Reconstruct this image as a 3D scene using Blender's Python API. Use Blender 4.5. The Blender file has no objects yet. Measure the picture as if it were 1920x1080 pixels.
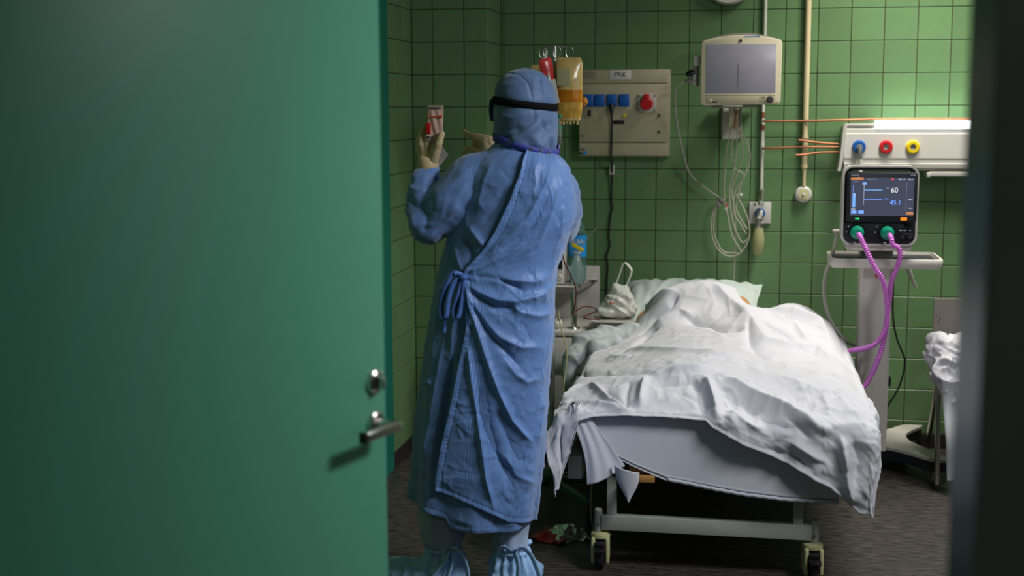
import bpy, bmesh, math, random
import numpy as np
from mathutils import Vector, Matrix, Euler

# ------------------------------------------------------------------ camera, world, light, exposure
scene = bpy.context.scene
COL = scene.collection
random.seed(7)
PI = math.pi

cam_data = bpy.data.cameras.new('camera')
cam = bpy.data.objects.new('camera', cam_data)
COL.objects.link(cam)
scene.camera = cam
cam_data.sensor_width = 36.0
cam_data.lens = 45.94
cam_data.clip_start = 0.05
YAW, PITCH, ROLL = 0.177089, 0.134832, -0.003761
fwd = Vector((-math.sin(YAW) * math.cos(PITCH), math.cos(YAW) * math.cos(PITCH), -math.sin(PITCH)))
rgt = Vector((math.cos(YAW), math.sin(YAW), 0))
upv = rgt.cross(fwd)
r2 = rgt * math.cos(ROLL) + upv * math.sin(ROLL)
u2 = upv * math.cos(ROLL) - rgt * math.sin(ROLL)
cam.matrix_world = Matrix(((r2.x, u2.x, -fwd.x, 0), (r2.y, u2.y, -fwd.y, -6.4738),
                           (r2.z, u2.z, -fwd.z, 1.6371), (0, 0, 0, 1)))
cam_data.dof.use_dof = True
cam_data.dof.focus_distance = 4.75
cam_data.dof.aperture_fstop = 2.2

world = bpy.data.worlds.new('world')
scene.world = world
world.use_nodes = True
world.node_tree.nodes['Background'].inputs['Color'].default_value = (0.55, 0.62, 0.7, 1)
world.node_tree.nodes['Background'].inputs['Strength'].default_value = 0.02

def area(name, loc, target, size, power, color, spread=180):
    l = bpy.data.lights.new(name, 'AREA')
    l.shape = 'RECTANGLE'; l.size, l.size_y = size
    l.energy = power; l.color = color; l.spread = math.radians(spread)
    o = bpy.data.objects.new(name, l); COL.objects.link(o)
    o.location = loc
    d = Vector(target) - Vector(loc)
    o.rotation_euler = d.to_track_quat('-Z', 'Y').to_euler()
    return o
# two louvred ceiling lamps on the right half of the ward and a dim cool fill light added on the right
area('ceiling_lamp_bed', (0.95, -0.80, 2.88), (0.90, -0.85, 0), (1.2, 0.3), 34, (1.0, 0.95, 0.86), 122)
area('ceiling_lamp_door', (1.42, -3.48, 2.70), (-0.5, -2.6, 0.75), (0.9, 0.3), 21, (0.97, 0.98, 1.0), 110)
area('right_fill', (2.36, -3.2, 1.5), (0, -2.9, 1.1), (1.0, 1.0), 5, (0.72, 0.85, 1.0))  # added fill from the front right; the wall has no window

area('corridor_lamp', (0.6, -8.2, 2.85), (0.3, -6.5, 0), (0.9, 0.3), 6.5, (1.0, 0.94, 0.84))

scene.view_settings.view_transform = 'Standard'
scene.view_settings.look = 'None'
scene.view_settings.gamma = 1.0
scene.view_settings.exposure = 0.0
scene.view_settings.use_curve_mapping = False
scene.cycles.use_denoising = True
scene.cycles.max_bounces = 8
scene.cycles.caustics_reflective = False
scene.cycles.caustics_refractive = False
scene.cycles.sample_clamp_indirect = 4.0

# ------------------------------------------------------------------ materials
def srgb(r, g, b):
    return tuple(((c / 255) / 12.92 if c / 255 <= 0.04045 else ((c / 255 + 0.055) / 1.055) ** 2.4) for c in (r, g, b))

def mat(name, col, rough=0.5, metal=0.0, spec=0.5, vary=0.0, vscale=6.0, bump=0.0, bscale=60.0, stretch=None,
        trans=0.0, alpha=1.0, emit=None, emit_s=0.0, rnd=0.0, sheen=0.0, sss=0.0, ior=1.45, coat=0.0, weave=0.0):
    m = bpy.data.materials.new(name)
    m.use_nodes = True
    nt = m.node_tree; N = nt.nodes; L = nt.links
    b = N['Principled BSDF']
    b.inputs['Base Color'].default_value = (*col, 1)
    b.inputs['Roughness'].default_value = rough
    b.inputs['Metallic'].default_value = metal
    b.inputs['Specular IOR Level'].default_value = spec
    b.inputs['IOR'].default_value = ior
    b.inputs['Transmission Weight'].default_value = trans
    b.inputs['Alpha'].default_value = alpha
    b.inputs['Sheen Weight'].default_value = sheen
    b.inputs['Coat Weight'].default_value = coat
    if sss:
        b.inputs['Subsurface Weight'].default_value = sss
        b.inputs['Subsurface Radius'].default_value = (0.01, 0.008, 0.006)
    if emit:
        b.inputs['Emission Color'].default_value = (*emit, 1)
        b.inputs['Emission Strength'].default_value = emit_s
    tc = N.new('ShaderNodeTexCoord')
    src = tc.outputs['Object']
    if stretch:
        mp = N.new('ShaderNodeMapping'); mp.inputs['Scale'].default_value = stretch
        L.new(src, mp.inputs['Vector']); src = mp.outputs['Vector']
    colsock = None
    if vary:
        nz = N.new('ShaderNodeTexNoise'); nz.inputs['Scale'].default_value = vscale; nz.inputs['Detail'].default_value = 5
        L.new(src, nz.inputs['Vector'])
        mx = N.new('ShaderNodeMix'); mx.data_type = 'RGBA'
        mx.inputs[6].default_value = (*[max(0, c * (1 - vary)) for c in col], 1)
        mx.inputs[7].default_value = (*[min(1, c * (1 + vary)) for c in col], 1)
        cr = N.new('ShaderNodeMapRange'); cr.inputs[1].default_value = 0.3; cr.inputs[2].default_value = 0.7
        L.new(nz.outputs['Fac'], cr.inputs[0]); L.new(cr.outputs[0], mx.inputs[0])
        colsock = mx.outputs[2]
    if rnd:
        oi = N.new('ShaderNodeObjectInfo')
        hs = N.new('ShaderNodeHueSaturation')
        mr = N.new('ShaderNodeMapRange'); mr.inputs[3].default_value = 1 - rnd; mr.inputs[4].default_value = 1 + rnd
        L.new(oi.outputs['Random'], mr.inputs[0]); L.new(mr.outputs[0], hs.inputs['Value'])
        if colsock: L.new(colsock, hs.inputs['Color'])
        else: hs.inputs['Color'].default_value = (*col, 1)
        colsock = hs.outputs['Color']
    if colsock: L.new(colsock, b.inputs['Base Color'])
    if bump:
        nb = N.new('ShaderNodeTexNoise'); nb.inputs['Scale'].default_value = bscale; nb.inputs['Detail'].default_value = 4
        L.new(src, nb.inputs['Vector'])
        bp = N.new('ShaderNodeBump'); bp.inputs['Strength'].default_value = bump; bp.inputs['Distance'].default_value = 0.002
        L.new(nb.outputs['Fac'], bp.inputs['Height']); L.new(bp.outputs['Normal'], b.inputs['Normal'])
    return m

def striped(name, col, line, pitch=0.0055, rough=0.44, vary=0.06, bump=0.12, sheen=0.3):
    """woven gown cloth: fine pale carbon stripes running down the cloth (UV in metres)"""
    m = mat(name, col, rough, spec=0.4, sheen=sheen)
    nt = m.node_tree; N = nt.nodes; L = nt.links; b = N['Principled BSDF']
    uv = N.new('ShaderNodeUVMap')
    wv = N.new('ShaderNodeTexWave'); wv.wave_type = 'BANDS'; wv.bands_direction = 'X'
    wv.inputs['Scale'].default_value = 2 * PI / pitch / 20 * 1.0
    wv.inputs['Distortion'].default_value = 0.0
    L.new(uv.outputs['UV'], wv.inputs['Vector'])
    pw = N.new('ShaderNodeMath'); pw.operation = 'POWER'; pw.inputs[1].default_value = 3.0
    L.new(wv.outputs['Fac'], pw.inputs[0])
    tc = N.new('ShaderNodeTexCoord')
    nz = N.new('ShaderNodeTexNoise'); nz.inputs['Scale'].default_value = 9; nz.inputs['Detail'].default_value = 6
    L.new(tc.outputs['Object'], nz.inputs['Vector'])
    mx0 = N.new('ShaderNodeMix'); mx0.data_type = 'RGBA'
    mx0.inputs[6].default_value = (*[c * (1 - vary) for c in col], 1); mx0.inputs[7].default_value = (*[c * (1 + vary) for c in col], 1)
    L.new(nz.outputs['Fac'], mx0.inputs[0])
    mx = N.new('ShaderNodeMix'); mx.data_type = 'RGBA'
    mx.inputs[7].default_value = (*line, 1)
    ml = N.new('ShaderNodeMath'); ml.operation = 'MULTIPLY'; ml.inputs[1].default_value = 0.55
    L.new(pw.outputs[0], ml.inputs[0]); L.new(ml.outputs[0], mx.inputs[0]); L.new(mx0.outputs[2], mx.inputs[6])
    L.new(mx.outputs[2], b.inputs['Base Color'])
    n2 = N.new('ShaderNodeTexNoise'); n2.inputs['Scale'].default_value = 160; n2.inputs['Detail'].default_value = 5
    n2.inputs['Distortion'].default_value = 0.8
    L.new(tc.outputs['Object'], n2.inputs['Vector'])
    bp = N.new('ShaderNodeBump'); bp.inputs['Strength'].default_value = bump; bp.inputs['Distance'].default_value = 0.004
    L.new(n2.outputs['Fac'], bp.inputs['Height']); L.new(bp.outputs['Normal'], b.inputs['Normal'])
    return m

M = {}
M['tile'] = mat('green_tile', srgb(106, 140, 96), 0.32, spec=0.45, vary=0.05, vscale=14, bump=0.10, bscale=20, rnd=0.06)
M['grout'] = mat('brown_grout', srgb(72, 54, 34), 0.9, vary=0.2, vscale=30)
M['skirt'] = mat('dark_skirting', srgb(48, 42, 40), 0.6, vary=0.2)
M['paint'] = mat('ceiling_paint', srgb(205, 205, 198), 0.8, vary=0.03)
M['plaster'] = mat('grey_green_plaster', srgb(120, 140, 115), 0.75, vary=0.05)
M['corridor'] = mat('corridor_plaster', srgb(105, 108, 100), 0.8, vary=0.05)
M['jamb'] = mat('dark_jamb_paint', srgb(122, 134, 132), 0.3, vary=0.08)
M['jamb_front'] = mat('black_jamb_front', srgb(50, 48, 42), 0.5, vary=0.05)
M['door'] = mat('teal_door', srgb(94, 170, 142), 0.42, spec=0.4, vary=0.015, vscale=2, bump=0.05, bscale=150)
M['door_edge'] = mat('dark_teal_edge', srgb(22, 118, 98), 0.5)
M['chrome'] = mat('chrome', (0.70, 0.67, 0.63), 0.24, metal=1.0)
M['steel'] = mat('brushed_steel', (0.5, 0.49, 0.47), 0.35, metal=1.0)
M['black'] = mat('black_plastic', (0.012, 0.012, 0.014), 0.4)
M['strap'] = mat('black_woven_strap', (0.008, 0.008, 0.009), 0.9, spec=0.1)
M['blackrub'] = mat('black_rubber', (0.018, 0.018, 0.018), 0.7)
M['cream'] = mat('cream_plastic', srgb(214, 205, 176), 0.4, vary=0.03)
M['beige'] = mat('beige_sheet_metal', srgb(178, 170, 142), 0.45, vary=0.05)
M['beige2'] = mat('darker_beige', srgb(150, 142, 116), 0.5)
M['groove'] = mat('shadow_gap_paint', srgb(70, 66, 54), 0.8)
M['white'] = mat('white_plastic', srgb(208, 205, 199), 0.4, vary=0.02)
M['offwhite'] = mat('off_white_enamel', srgb(198, 195, 188), 0.35, vary=0.03)
M['bedgrey'] = mat('pale_grey_enamel', srgb(176, 182, 172), 0.4, vary=0.05, vscale=10)
M['caster'] = mat('pale_yellow_plastic', srgb(202, 200, 148), 0.42, vary=0.05)
M['blue'] = mat('blue_plastic', srgb(18, 88, 168), 0.4)
M['red'] = mat('red_plastic', srgb(196, 26, 34), 0.4)
M['yellow'] = mat('yellow_plastic', srgb(232, 205, 20), 0.4)
M['copper'] = mat('copper', (0.36, 0.15, 0.075), 0.5, metal=0.7, vary=0.25, vscale=12)
M['pipe'] = mat('cream_pipe_paint', srgb(216, 200, 160), 0.4, vary=0.05)
M['wpipe'] = mat('white_pipe_paint', srgb(205, 205, 192), 0.45, vary=0.12, vscale=12)
M['screen_off'] = mat('grey_dusty_screen', srgb(160, 158, 172), 0.25, vary=0.06, vscale=8, spec=0.5)
M['lamp'] = mat('lamp_tube', (1, 1, 1), 0.5, emit=(0.86, 0.95, 1.0), emit_s=5.0)
M['label'] = mat('white_label', srgb(212, 210, 204), 0.6)
M['ink'] = mat('black_ink', (0.02, 0.02, 0.022), 0.7)
M['clearp'] = mat('clear_plastic', (0.82, 0.88, 0.88), 0.12, trans=0.85, ior=1.3)
M['frost'] = mat('frosted_plastic', srgb(200, 200, 150), 0.3, trans=0.35, ior=1.3)
M['cable'] = mat('pale_grey_cable', srgb(178, 174, 160), 0.5)
M['hose'] = mat('purple_hose', srgb(206, 116, 208), 0.4, spec=0.4, sss=0.1)
M['hosecuff'] = mat('lilac_cuff', srgb(196, 120, 206), 0.35)
M['teal'] = mat('teal_connector', srgb(20, 160, 128), 0.35)
M['sheet'] = mat('white_cotton', srgb(216, 216, 223), 0.85, spec=0.15, sheen=0.1, bump=0.12, bscale=380)
M['sheet2'] = mat('white_cotton_under', srgb(218, 221, 230), 0.85, spec=0.15, sheen=0.1, bump=0.12, bscale=380)
M['greysheet'] = mat('greyish_cotton', srgb(180, 188, 188), 0.85, spec=0.15, bump=0.15, bscale=300, vary=0.14, vscale=18)
M['pillow'] = mat('pale_mint_pillow', srgb(200, 213, 208), 0.85, spec=0.15, bump=0.3, bscale=60)
M['mattress'] = mat('mattress_cover', srgb(190, 194, 200), 0.7, bump=0.2)
M['wood'] = mat('varnished_wood', srgb(186, 138, 78), 0.45, vary=0.25, vscale=5, stretch=(2, 20, 20))
M['skin'] = mat('skin', srgb(196, 146, 96), 0.5, sss=0.1, vary=0.06, vscale=20)
M['gown'] = striped('blue_striped_gown', srgb(94, 134, 200), srgb(148, 182, 230))
M['gown2'] = striped('blue_striped_gown_under', srgb(90, 126, 184), srgb(136, 168, 216))
M['hood'] = striped('blue_hood_cloth', srgb(86, 114, 156), srgb(120, 148, 190), pitch=0.005, rough=0.55)
M['collar'] = mat('violet_collar_band', srgb(62, 68, 158), 0.6, bump=0.3)
M['tie'] = mat('blue_tie_ribbon', srgb(78, 118, 190), 0.6, bump=0.3, bscale=120)
M['glove'] = mat('latex_glove', srgb(206, 184, 142), 0.45, spec=0.4, sss=0.08, vary=0.08, vscale=25, bump=0.35, bscale=60)
M['trouser'] = mat('pale_blue_trouser', srgb(160, 176, 204), 0.75, vary=0.12, vscale=12, bump=0.3)
M['shoe'] = mat('blue_shoe_cover', srgb(158, 198, 240), 0.55, vary=0.12, vscale=14, bump=0.5, bscale=30)
M['goggle'] = mat('blue_goggle_frame', srgb(30, 60, 130), 0.25, spec=0.6)
M['mask'] = mat('white_mask', srgb(215, 218, 220), 0.8)
M['plasma'] = mat('cloudy_plasma_bag', srgb(206, 178, 112), 0.22, spec=0.6, sss=0.1, vary=0.18, vscale=30, bump=0.6, bscale=40)
M['plasma2'] = mat('amber_plasma', srgb(190, 118, 20), 0.22, spec=0.6, vary=0.3, vscale=25, bump=0.6, bscale=40)
M['plasma3'] = mat('thin_amber_plasma', srgb(206, 160, 70), 0.22, spec=0.6, vary=0.25, vscale=40, bump=0.6, bscale=40)
M['blood'] = mat('dark_blood', srgb(80, 14, 22), 0.25, spec=0.6)
M['bloodtube'] = mat('dark_red_tube', srgb(92, 26, 30), 0.3, spec=0.6)
M['redbag'] = mat('red_cell_bag', srgb(196, 60, 58), 0.25, spec=0.6, vary=0.35, vscale=30, bump=0.5, bscale=40)
M['bagwhite'] = mat('white_carrier_film', srgb(222, 224, 216), 0.3, spec=0.5, trans=0.15, bump=0.5, bscale=40)
M['waterbottle'] = mat('aqua_bottle_plastic', (0.45, 0.8, 0.85), 0.08, trans=0.9, ior=1.2)
M['bluelabel'] = mat('bright_blue_label', srgb(28, 140, 214), 0.4)
M['bluecap'] = mat('blue_cap', srgb(20, 100, 200), 0.4)
M['greenbar'] = mat('green_base_enamel', srgb(58, 104, 82), 0.4, vary=0.1)
M['pump'] = mat('pump_housing', srgb(208, 206, 196), 0.4)
M['paper'] = mat('printed_paper', srgb(205, 200, 206), 0.8, vary=0.1, vscale=60)
M['sachet'] = mat('clear_sachet_film', srgb(224, 186, 172), 0.15, spec=0.7, trans=0.2, vary=0.12, vscale=40, bump=0.6, bscale=50)
M['orange'] = mat('orange_print', srgb(222, 84, 30), 0.4)
M['ventgrey'] = mat('ventilator_dark_panel', srgb(40, 42, 48), 0.4)
M['ventwhite'] = mat('ventilator_white', srgb(214, 208, 202), 0.4)
M['grey'] = mat('mid_grey_plastic', srgb(128, 122, 118), 0.45)
M['darkgrey'] = mat('dark_grey_plastic', srgb(62, 62, 64), 0.5)

def emit_mat(name, rgb, s):
    return mat(name, (0.01, 0.01, 0.01), 0.4, emit=srgb(*rgb), emit_s=s)
M['scr_bg'] = emit_mat('screen_glow', (70, 76, 96), 0.85)
M['scr_white'] = emit_mat('screen_white', (230, 236, 240), 1.1)
M['scr_blue'] = emit_mat('screen_blue', (104, 146, 240), 1.5)
M['scr_lblue'] = emit_mat('screen_light_blue', (116, 170, 240), 1.1)
M['scr_grey'] = emit_mat('screen_grey', (150, 160, 180), 1.0)
M['scr_orange'] = emit_mat('screen_orange', (204, 130, 76), 1.0)
M['led_green'] = emit_mat('green_led', (40, 240, 110), 1.5)
M['led_orange'] = emit_mat('orange_button', (246, 140, 30), 1.1)
M['led_red'] = emit_mat('red_led', (230, 60, 70), 1.2)

# floor: worn dark vinyl with fine streaks
fm = mat('dark_vinyl_floor', srgb(70, 65, 61), 0.42, spec=0.4, vary=0.75, vscale=7, stretch=(2.5, 10, 1), bump=0.12, bscale=12)
M['floor'] = fm

# ------------------------------------------------------------------ geometry helpers
class G:
    """a bag of vertices and faces that becomes ONE mesh object"""
    def __init__(s): s.v = []; s.f = []; s.uv = None
    def add(s, v, f):
        n = len(s.v); s.v += [tuple(p) for p in v]; s.f += [tuple(i + n for i in q) for q in f]; return s
    def bm(s, bm, mtx=None):
        if mtx is not None: bmesh.ops.transform(bm, matrix=mtx, verts=bm.verts)
        bm.verts.index_update()
        s.add([v.co[:] for v in bm.verts], [[v.index for v in f.verts] for f in bm.faces]); bm.free(); return s
    def box(s, c, d, bev=0.0, seg=2, rot=None):
        bm = bmesh.new(); bmesh.ops.create_cube(bm, size=1)
        bmesh.ops.scale(bm, vec=d, verts=bm.verts)
        if bev: bmesh.ops.bevel(bm, geom=bm.edges[:], offset=bev, segments=seg, affect='EDGES', profile=0.5)
        return s.bm(bm, Matrix.Translation(c) @ (Euler(rot).to_matrix().to_4x4() if rot else Matrix()))
    def box2(s, a, b, bev=0.0, seg=2):
        return s.box([(x + y) / 2 for x, y in zip(a, b)], [abs(y - x) for x, y in zip(a, b)], bev, seg)
    def cyl(s, p, q, r, r2=None, seg=16):
        return s.tube([p, q], [r, r if r2 is None else r2], seg, smooth=0)
    def lathe(s, prof, c=(0, 0, 0), axis='Z', seg=24):
        """prof: (radius, height) pairs from bottom to top"""
        rings = []
        for r, h in prof:
            ring = []
            for k in range(seg):
                a = 2 * PI * k / seg; x, y = r * math.cos(a), r * math.sin(a)
                p = (x, y, h) if axis == 'Z' else ((x, -h, y) if axis == 'Y' else (h, x, y))
                ring.append((p[0] + c[0], p[1] + c[1], p[2] + c[2]))
            rings.append(ring)
        return s.loft(rings)
    def loft(s, rings, closed=True, cap=True):
        n, m = len(rings), len(rings[0]); v = [p for r in rings for p in r]; f = []
        for i in range(n - 1):
            for k in range(m if closed else m - 1):
                k2 = (k + 1) % m; f.append((i * m + k, i * m + k2, (i + 1) * m + k2, (i + 1) * m + k))
        if cap and closed: f.append(tuple(range(m - 1, -1, -1))); f.append(tuple((n - 1) * m + k for k in range(m)))
        return s.add(v, f)
    def tube(s, pts, r, seg=10, smooth=4, flat=1.0):
        P = spline(pts, smooth) if smooth else [Vector(p) for p in pts]
        n = len(P)
        if isinstance(r, (int, float)): R = [r] * n
        else: R = list(np.interp(np.linspace(0, 1, n), np.linspace(0, 1, len(r)), r))
        T = []
        for i in range(n):
            t = P[min(i + 1, n - 1)] - P[max(i - 1, 0)]
            T.append(t.normalized() if t.length > 1e-9 else Vector((0, 0, 1)))
        a = Vector((0, 0, 1)) if abs(T[0].z) < 0.9 else Vector((1, 0, 0))
        N = (a - T[0] * a.dot(T[0])).normalized(); rings = []
        for i in range(n):
            N = (N - T[i] * N.dot(T[i])).normalized(); B = T[i].cross(N)
            rings.append([(P[i] + N * (R[i] * math.cos(2 * PI * k / seg)) + B * (R[i] * flat * math.sin(2 * PI * k / seg)))[:] for k in range(seg)])
        return s.loft(rings)
    def ribbon(s, pts, w, th=0.0015, side=(1, 0, 0), smooth=5):
        P = spline(pts, smooth); n = len(P); rings = []
        for i in range(n):
            t = (P[min(i + 1, n - 1)] - P[max(i - 1, 0)]).normalized()
            sd = Vector(side); sd = (sd - t * sd.dot(t)).normalized(); nn = t.cross(sd)
            a, b = sd * (w / 2), nn * (th / 2)
            rings.append([(P[i] + a + b)[:], (P[i] - a + b)[:], (P[i] - a - b)[:], (P[i] + a - b)[:]])
        return s.loft(rings)
    def prism(s, outline, y0, y1, plane='XZ', bev=0.0):
        """outline in the XZ plane (or XY) pushed from y0 to y1"""
        bm = bmesh.new()
        mk = (lambda p, h: (p[0], h, p[1])) if plane == 'XZ' else (lambda p, h: (p[0], p[1], h))
        a = [bm.verts.new(mk(p, y0)) for p in outline]; b = [bm.verts.new(mk(p, y1)) for p in outline]
        n = len(a); bm.faces.new(a); bm.faces.new(b[::-1])
        for k in range(n): bm.faces.new((a[k], b[k], b[(k + 1) % n], a[(k + 1) % n]))
        bmesh.ops.recalc_face_normals(bm, faces=bm.faces)
        if bev:
            caps = [e for e in bm.edges if abs((e.verts[0].co - e.verts[1].co)[1 if plane == 'XZ' else 2]) < 1e-7]
            bmesh.ops.bevel(bm, geom=caps, offset=bev, segments=2, affect='EDGES', profile=0.5)
        return s.bm(bm)
    def sphere(s, c, r, seg=16, sc=(1, 1, 1)):
        bm = bmesh.new(); bmesh.ops.create_uvsphere(bm, u_segments=seg, v_segments=max(6, seg // 2), radius=r)
        return s.bm(bm, Matrix.Translation(c) @ Matrix.Diagonal((*sc, 1)))
    def torus(s, c, R, r, axis='Y', seg=24, rs=8, a0=0, a1=2 * PI):
        pts = []
        full = abs(a1 - a0 - 2 * PI) < 1e-6
        for k in range(seg + 1):
            a = a0 + (a1 - a0) * k / seg; x, y = R * math.cos(a), R * math.sin(a)
            pts.append((c[0] + x, c[1], c[2] + y) if axis == 'Y' else (c[0] + x, c[1] + y, c[2]) if axis == 'Z' else (c[0], c[1] + x, c[2] + y))
        return s.tube(pts, r, rs, smooth=0)
    def build(s, name, m, parent=None, sharp=35, smooth=True):
        me = bpy.data.meshes.new(name); me.from_pydata(s.v, [], s.f); me.update()
        return link(name, me, m, parent, sharp, smooth)

def spline(pts, n=4):
    P = [Vector(p) for p in pts]
    if len(P) < 3: n = max(n, 1); return [P[0].lerp(P[1], k / n) for k in range(n + 1)]
    Q = [P[0] * 2 - P[1]] + P + [P[-1] * 2 - P[-2]]; out = []
    for i in range(1, len(Q) - 2):
        a, b, c, d = Q[i - 1:i + 3]
        for k in range(n):
            t = k / n
            out.append(0.5 * ((2 * b) + (c - a) * t + (2 * a - 5 * b + 4 * c - d) * t * t + (3 * b - 3 * c + d - a) * t ** 3))
    return out + [P[-1]]

def worldloc(o):
    p = Vector((0, 0, 0))
    while o is not None: p += o.location; o = o.parent
    return p

def link(name, me, m, parent=None, sharp=35, smooth=True):
    """geometry is written in world coordinates; a child's mesh is shifted to its (unrotated) thing"""
    bm = bmesh.new(); bm.from_mesh(me); bmesh.ops.recalc_face_normals(bm, faces=bm.faces)
    if parent is not None: bmesh.ops.translate(bm, vec=-worldloc(parent), verts=bm.verts)
    bm.to_mesh(me); bm.free()
    if smooth and len(me.polygons):
        me.polygons.foreach_set('use_smooth', [True] * len(me.polygons))
        if sharp: me.set_sharp_from_angle(angle=math.radians(sharp))
    me.materials.append(m)
    o = bpy.data.objects.new(name, me); COL.objects.link(o); o.parent = parent
    return o

def tag(o, label=None, cat=None, group=None, kind=None):
    if label: o['label'] = label
    if cat: o['category'] = cat
    if group: o['group'] = group
    if kind: o['kind'] = kind
    return o

def thing(name, label, cat, loc=(0, 0, 0), group=None, kind=None):
    o = bpy.data.objects.new(name, None); COL.objects.link(o); o.location = loc; o.empty_display_size = 0.05
    return tag(o, label, cat, group, kind)

def text(G_, s, size, c, align='CENTER', depth=0.0006):
    """flat lettering facing the doorway (towards -Y), baseline-centred at c"""
    cu = bpy.data.curves.new('lettering', 'FONT'); cu.body = s; cu.size = size
    cu.align_x = align; cu.align_y = 'CENTER'; cu.extrude = depth; cu.resolution_u = 3
    o = bpy.data.objects.new('lettering', cu); COL.objects.link(o)
    dg = bpy.context.evaluated_depsgraph_get()
    me = o.evaluated_get(dg).to_mesh()
    vs = [(v.co.x + c[0], c[1] - v.co.z, v.co.y + c[2]) for v in me.vertices]
    fs = [tuple(p.vertices) for p in me.polygons]
    o.evaluated_get(dg).to_mesh_clear()
    bpy.data.objects.remove(o); bpy.data.curves.remove(cu)
    return G_.add(vs, fs)

def remesh(g, voxel, smooth_it=3, factor=0.5):
    """fuse overlapping closed shapes into one continuous skin; returns vertex array and face list"""
    me = bpy.data.meshes.new('fuse'); me.from_pydata(g.v, [], g.f); me.update()
    bm = bmesh.new(); bm.from_mesh(me); bmesh.ops.recalc_face_normals(bm, faces=bm.faces); bm.to_mesh(me); bm.free()
    o = bpy.data.objects.new('fuse', me); COL.objects.link(o)
    r = o.modifiers.new('r', 'REMESH'); r.mode = 'VOXEL'; r.voxel_size = voxel
    if smooth_it:
        sm = o.modifiers.new('s', 'SMOOTH'); sm.iterations = smooth_it; sm.factor = factor
    dg = bpy.context.evaluated_depsgraph_get(); e = o.evaluated_get(dg).to_mesh()
    co = np.empty(len(e.vertices) * 3, np.float64); e.vertices.foreach_get('co', co); co = co.reshape(-1, 3)
    nr = np.empty(len(e.vertices) * 3, np.float64); e.vertices.foreach_get('normal', nr); nr = nr.reshape(-1, 3)
    fs = [tuple(p.vertices) for p in e.polygons]
    o.evaluated_get(dg).to_mesh_clear(); bpy.data.objects.remove(o); bpy.data.meshes.remove(me)
    return co, nr, fs

def limb(g, pts, rad, seg=14):
    """a chain of tapering rounded segments, to be fused by remesh"""
    for i, p in enumerate(pts):
        g.sphere(p, rad[i], seg)
        if i: g.tube([pts[i - 1], p], [rad[i - 1], rad[i]], seg, smooth=0)
    return g

def arr(name, co, fs, m, parent, uv=None, sharp=0):
    me = bpy.data.meshes.new(name); me.from_pydata([tuple(p) for p in co], [], fs); me.update()
    if uv is not None:
        lay = me.uv_layers.new(name='UVMap')
        li = np.empty(len(me.loops), np.int32); me.loops.foreach_get('vertex_index', li)
        lay.data.foreach_set('uv', np.asarray(uv)[li].astype(np.float32).ravel())
    return link(name, me, m, parent, sharp)

_perm = np.random.RandomState(11).permutation(256); _perm = np.r_[_perm, _perm]
_grad = np.random.RandomState(5).normal(size=(256, 3)); _grad /= np.linalg.norm(_grad, axis=1)[:, None]
def noise(p):
    p = np.asarray(p, float); i = np.floor(p).astype(int); f = p - i; i &= 255
    w = f * f * f * (f * (f * 6 - 15) + 10); out = 0
    for dx in (0, 1):
        for dy in (0, 1):
            for dz in (0, 1):
                h = _perm[_perm[_perm[(i[..., 0] + dx) & 255] + ((i[..., 1] + dy) & 255)] + ((i[..., 2] + dz) & 255)]
                g = _grad[h]; d = f - np.array([dx, dy, dz])
                ww = (w[..., 0] if dx else 1 - w[..., 0]) * (w[..., 1] if dy else 1 - w[..., 1]) * (w[..., 2] if dz else 1 - w[..., 2])
                out = out + ww * (g * d).sum(-1)
    return out
def ridged(p, seed=0.0, warp=0.6):
    p = np.asarray(p, float) + seed
    q = p + warp * np.stack([noise(p * 0.7 + 3.1), noise(p * 0.7 + 9.7), noise(p * 0.7 + 17.3)], -1)
    return 1 - np.minimum(1, np.abs(noise(q)) * 3.2)
def stroke(P2, line, w, sharp=1.0):
    """0..1 profile of a fold running along a polyline in 2-D; w = half width (may vary along the line)"""
    P2 = np.asarray(P2, float); best = np.zeros(len(P2)); n = len(line)
    ws = np.interp(np.linspace(0, 1, n), np.linspace(0, 1, len(w)), w) if hasattr(w, '__len__') else [w] * n
    for k in range(n - 1):
        a, b = np.array(line[k], float), np.array(line[k + 1], float); ab = b - a
        t = np.clip(((P2 - a) @ ab) / max(ab @ ab, 1e-9), 0, 1)
        d = np.linalg.norm(P2 - a - t[:, None] * ab, axis=1)
        ww = ws[k] + (ws[k + 1] - ws[k]) * t
        # the fold runs out softly at both ends of the line
        s = (k + t) / (n - 1); e = np.minimum(1, np.minimum(s, 1 - s) * 5 + 0.15)
        best = np.maximum(best, np.exp(-(d / ww) ** 1.3 * sharp) * e)
    return best

def creases(P2, n, seed, ln=(0.03, 0.12), w=(0.004, 0.010), h=(0.001, 0.004), ang=None, box_=None):
    """many short sharp creases at random places; each has one steep and one soft flank"""
    R_ = np.random.RandomState(seed); D_ = np.zeros(len(P2))
    lo, hi = (P2.min(0), P2.max(0)) if box_ is None else map(np.array, box_)
    for _ in range(n):
        c_ = lo + R_.rand(2) * (hi - lo); a = R_.rand() * PI if ang is None else R_.normal(ang[0], ang[1])
        L_ = R_.uniform(*ln); ww = R_.uniform(*w); hh = R_.uniform(*h) * (1 if R_.rand() < 0.7 else -1); bend = R_.normal(0, 0.25)
        q = P2 - c_; near = np.where(np.abs(q).max(1) < L_ + ww * 5)[0]
        if not len(near): continue
        q = q[near]; s_ = q[:, 0] * math.cos(a) + q[:, 1] * math.sin(a); t_ = -q[:, 0] * math.sin(a) + q[:, 1] * math.cos(a)
        t_ = t_ - bend * s_ ** 2 / L_
        f_ = np.where(t_ > 0, np.exp(-np.abs(t_) / ww), np.exp(-np.abs(t_) / (ww * 2.6)))
        D_[near] += hh * f_ * np.clip(1 - (s_ / (L_ / 2)) ** 2, 0, 1)
    return D_

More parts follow.
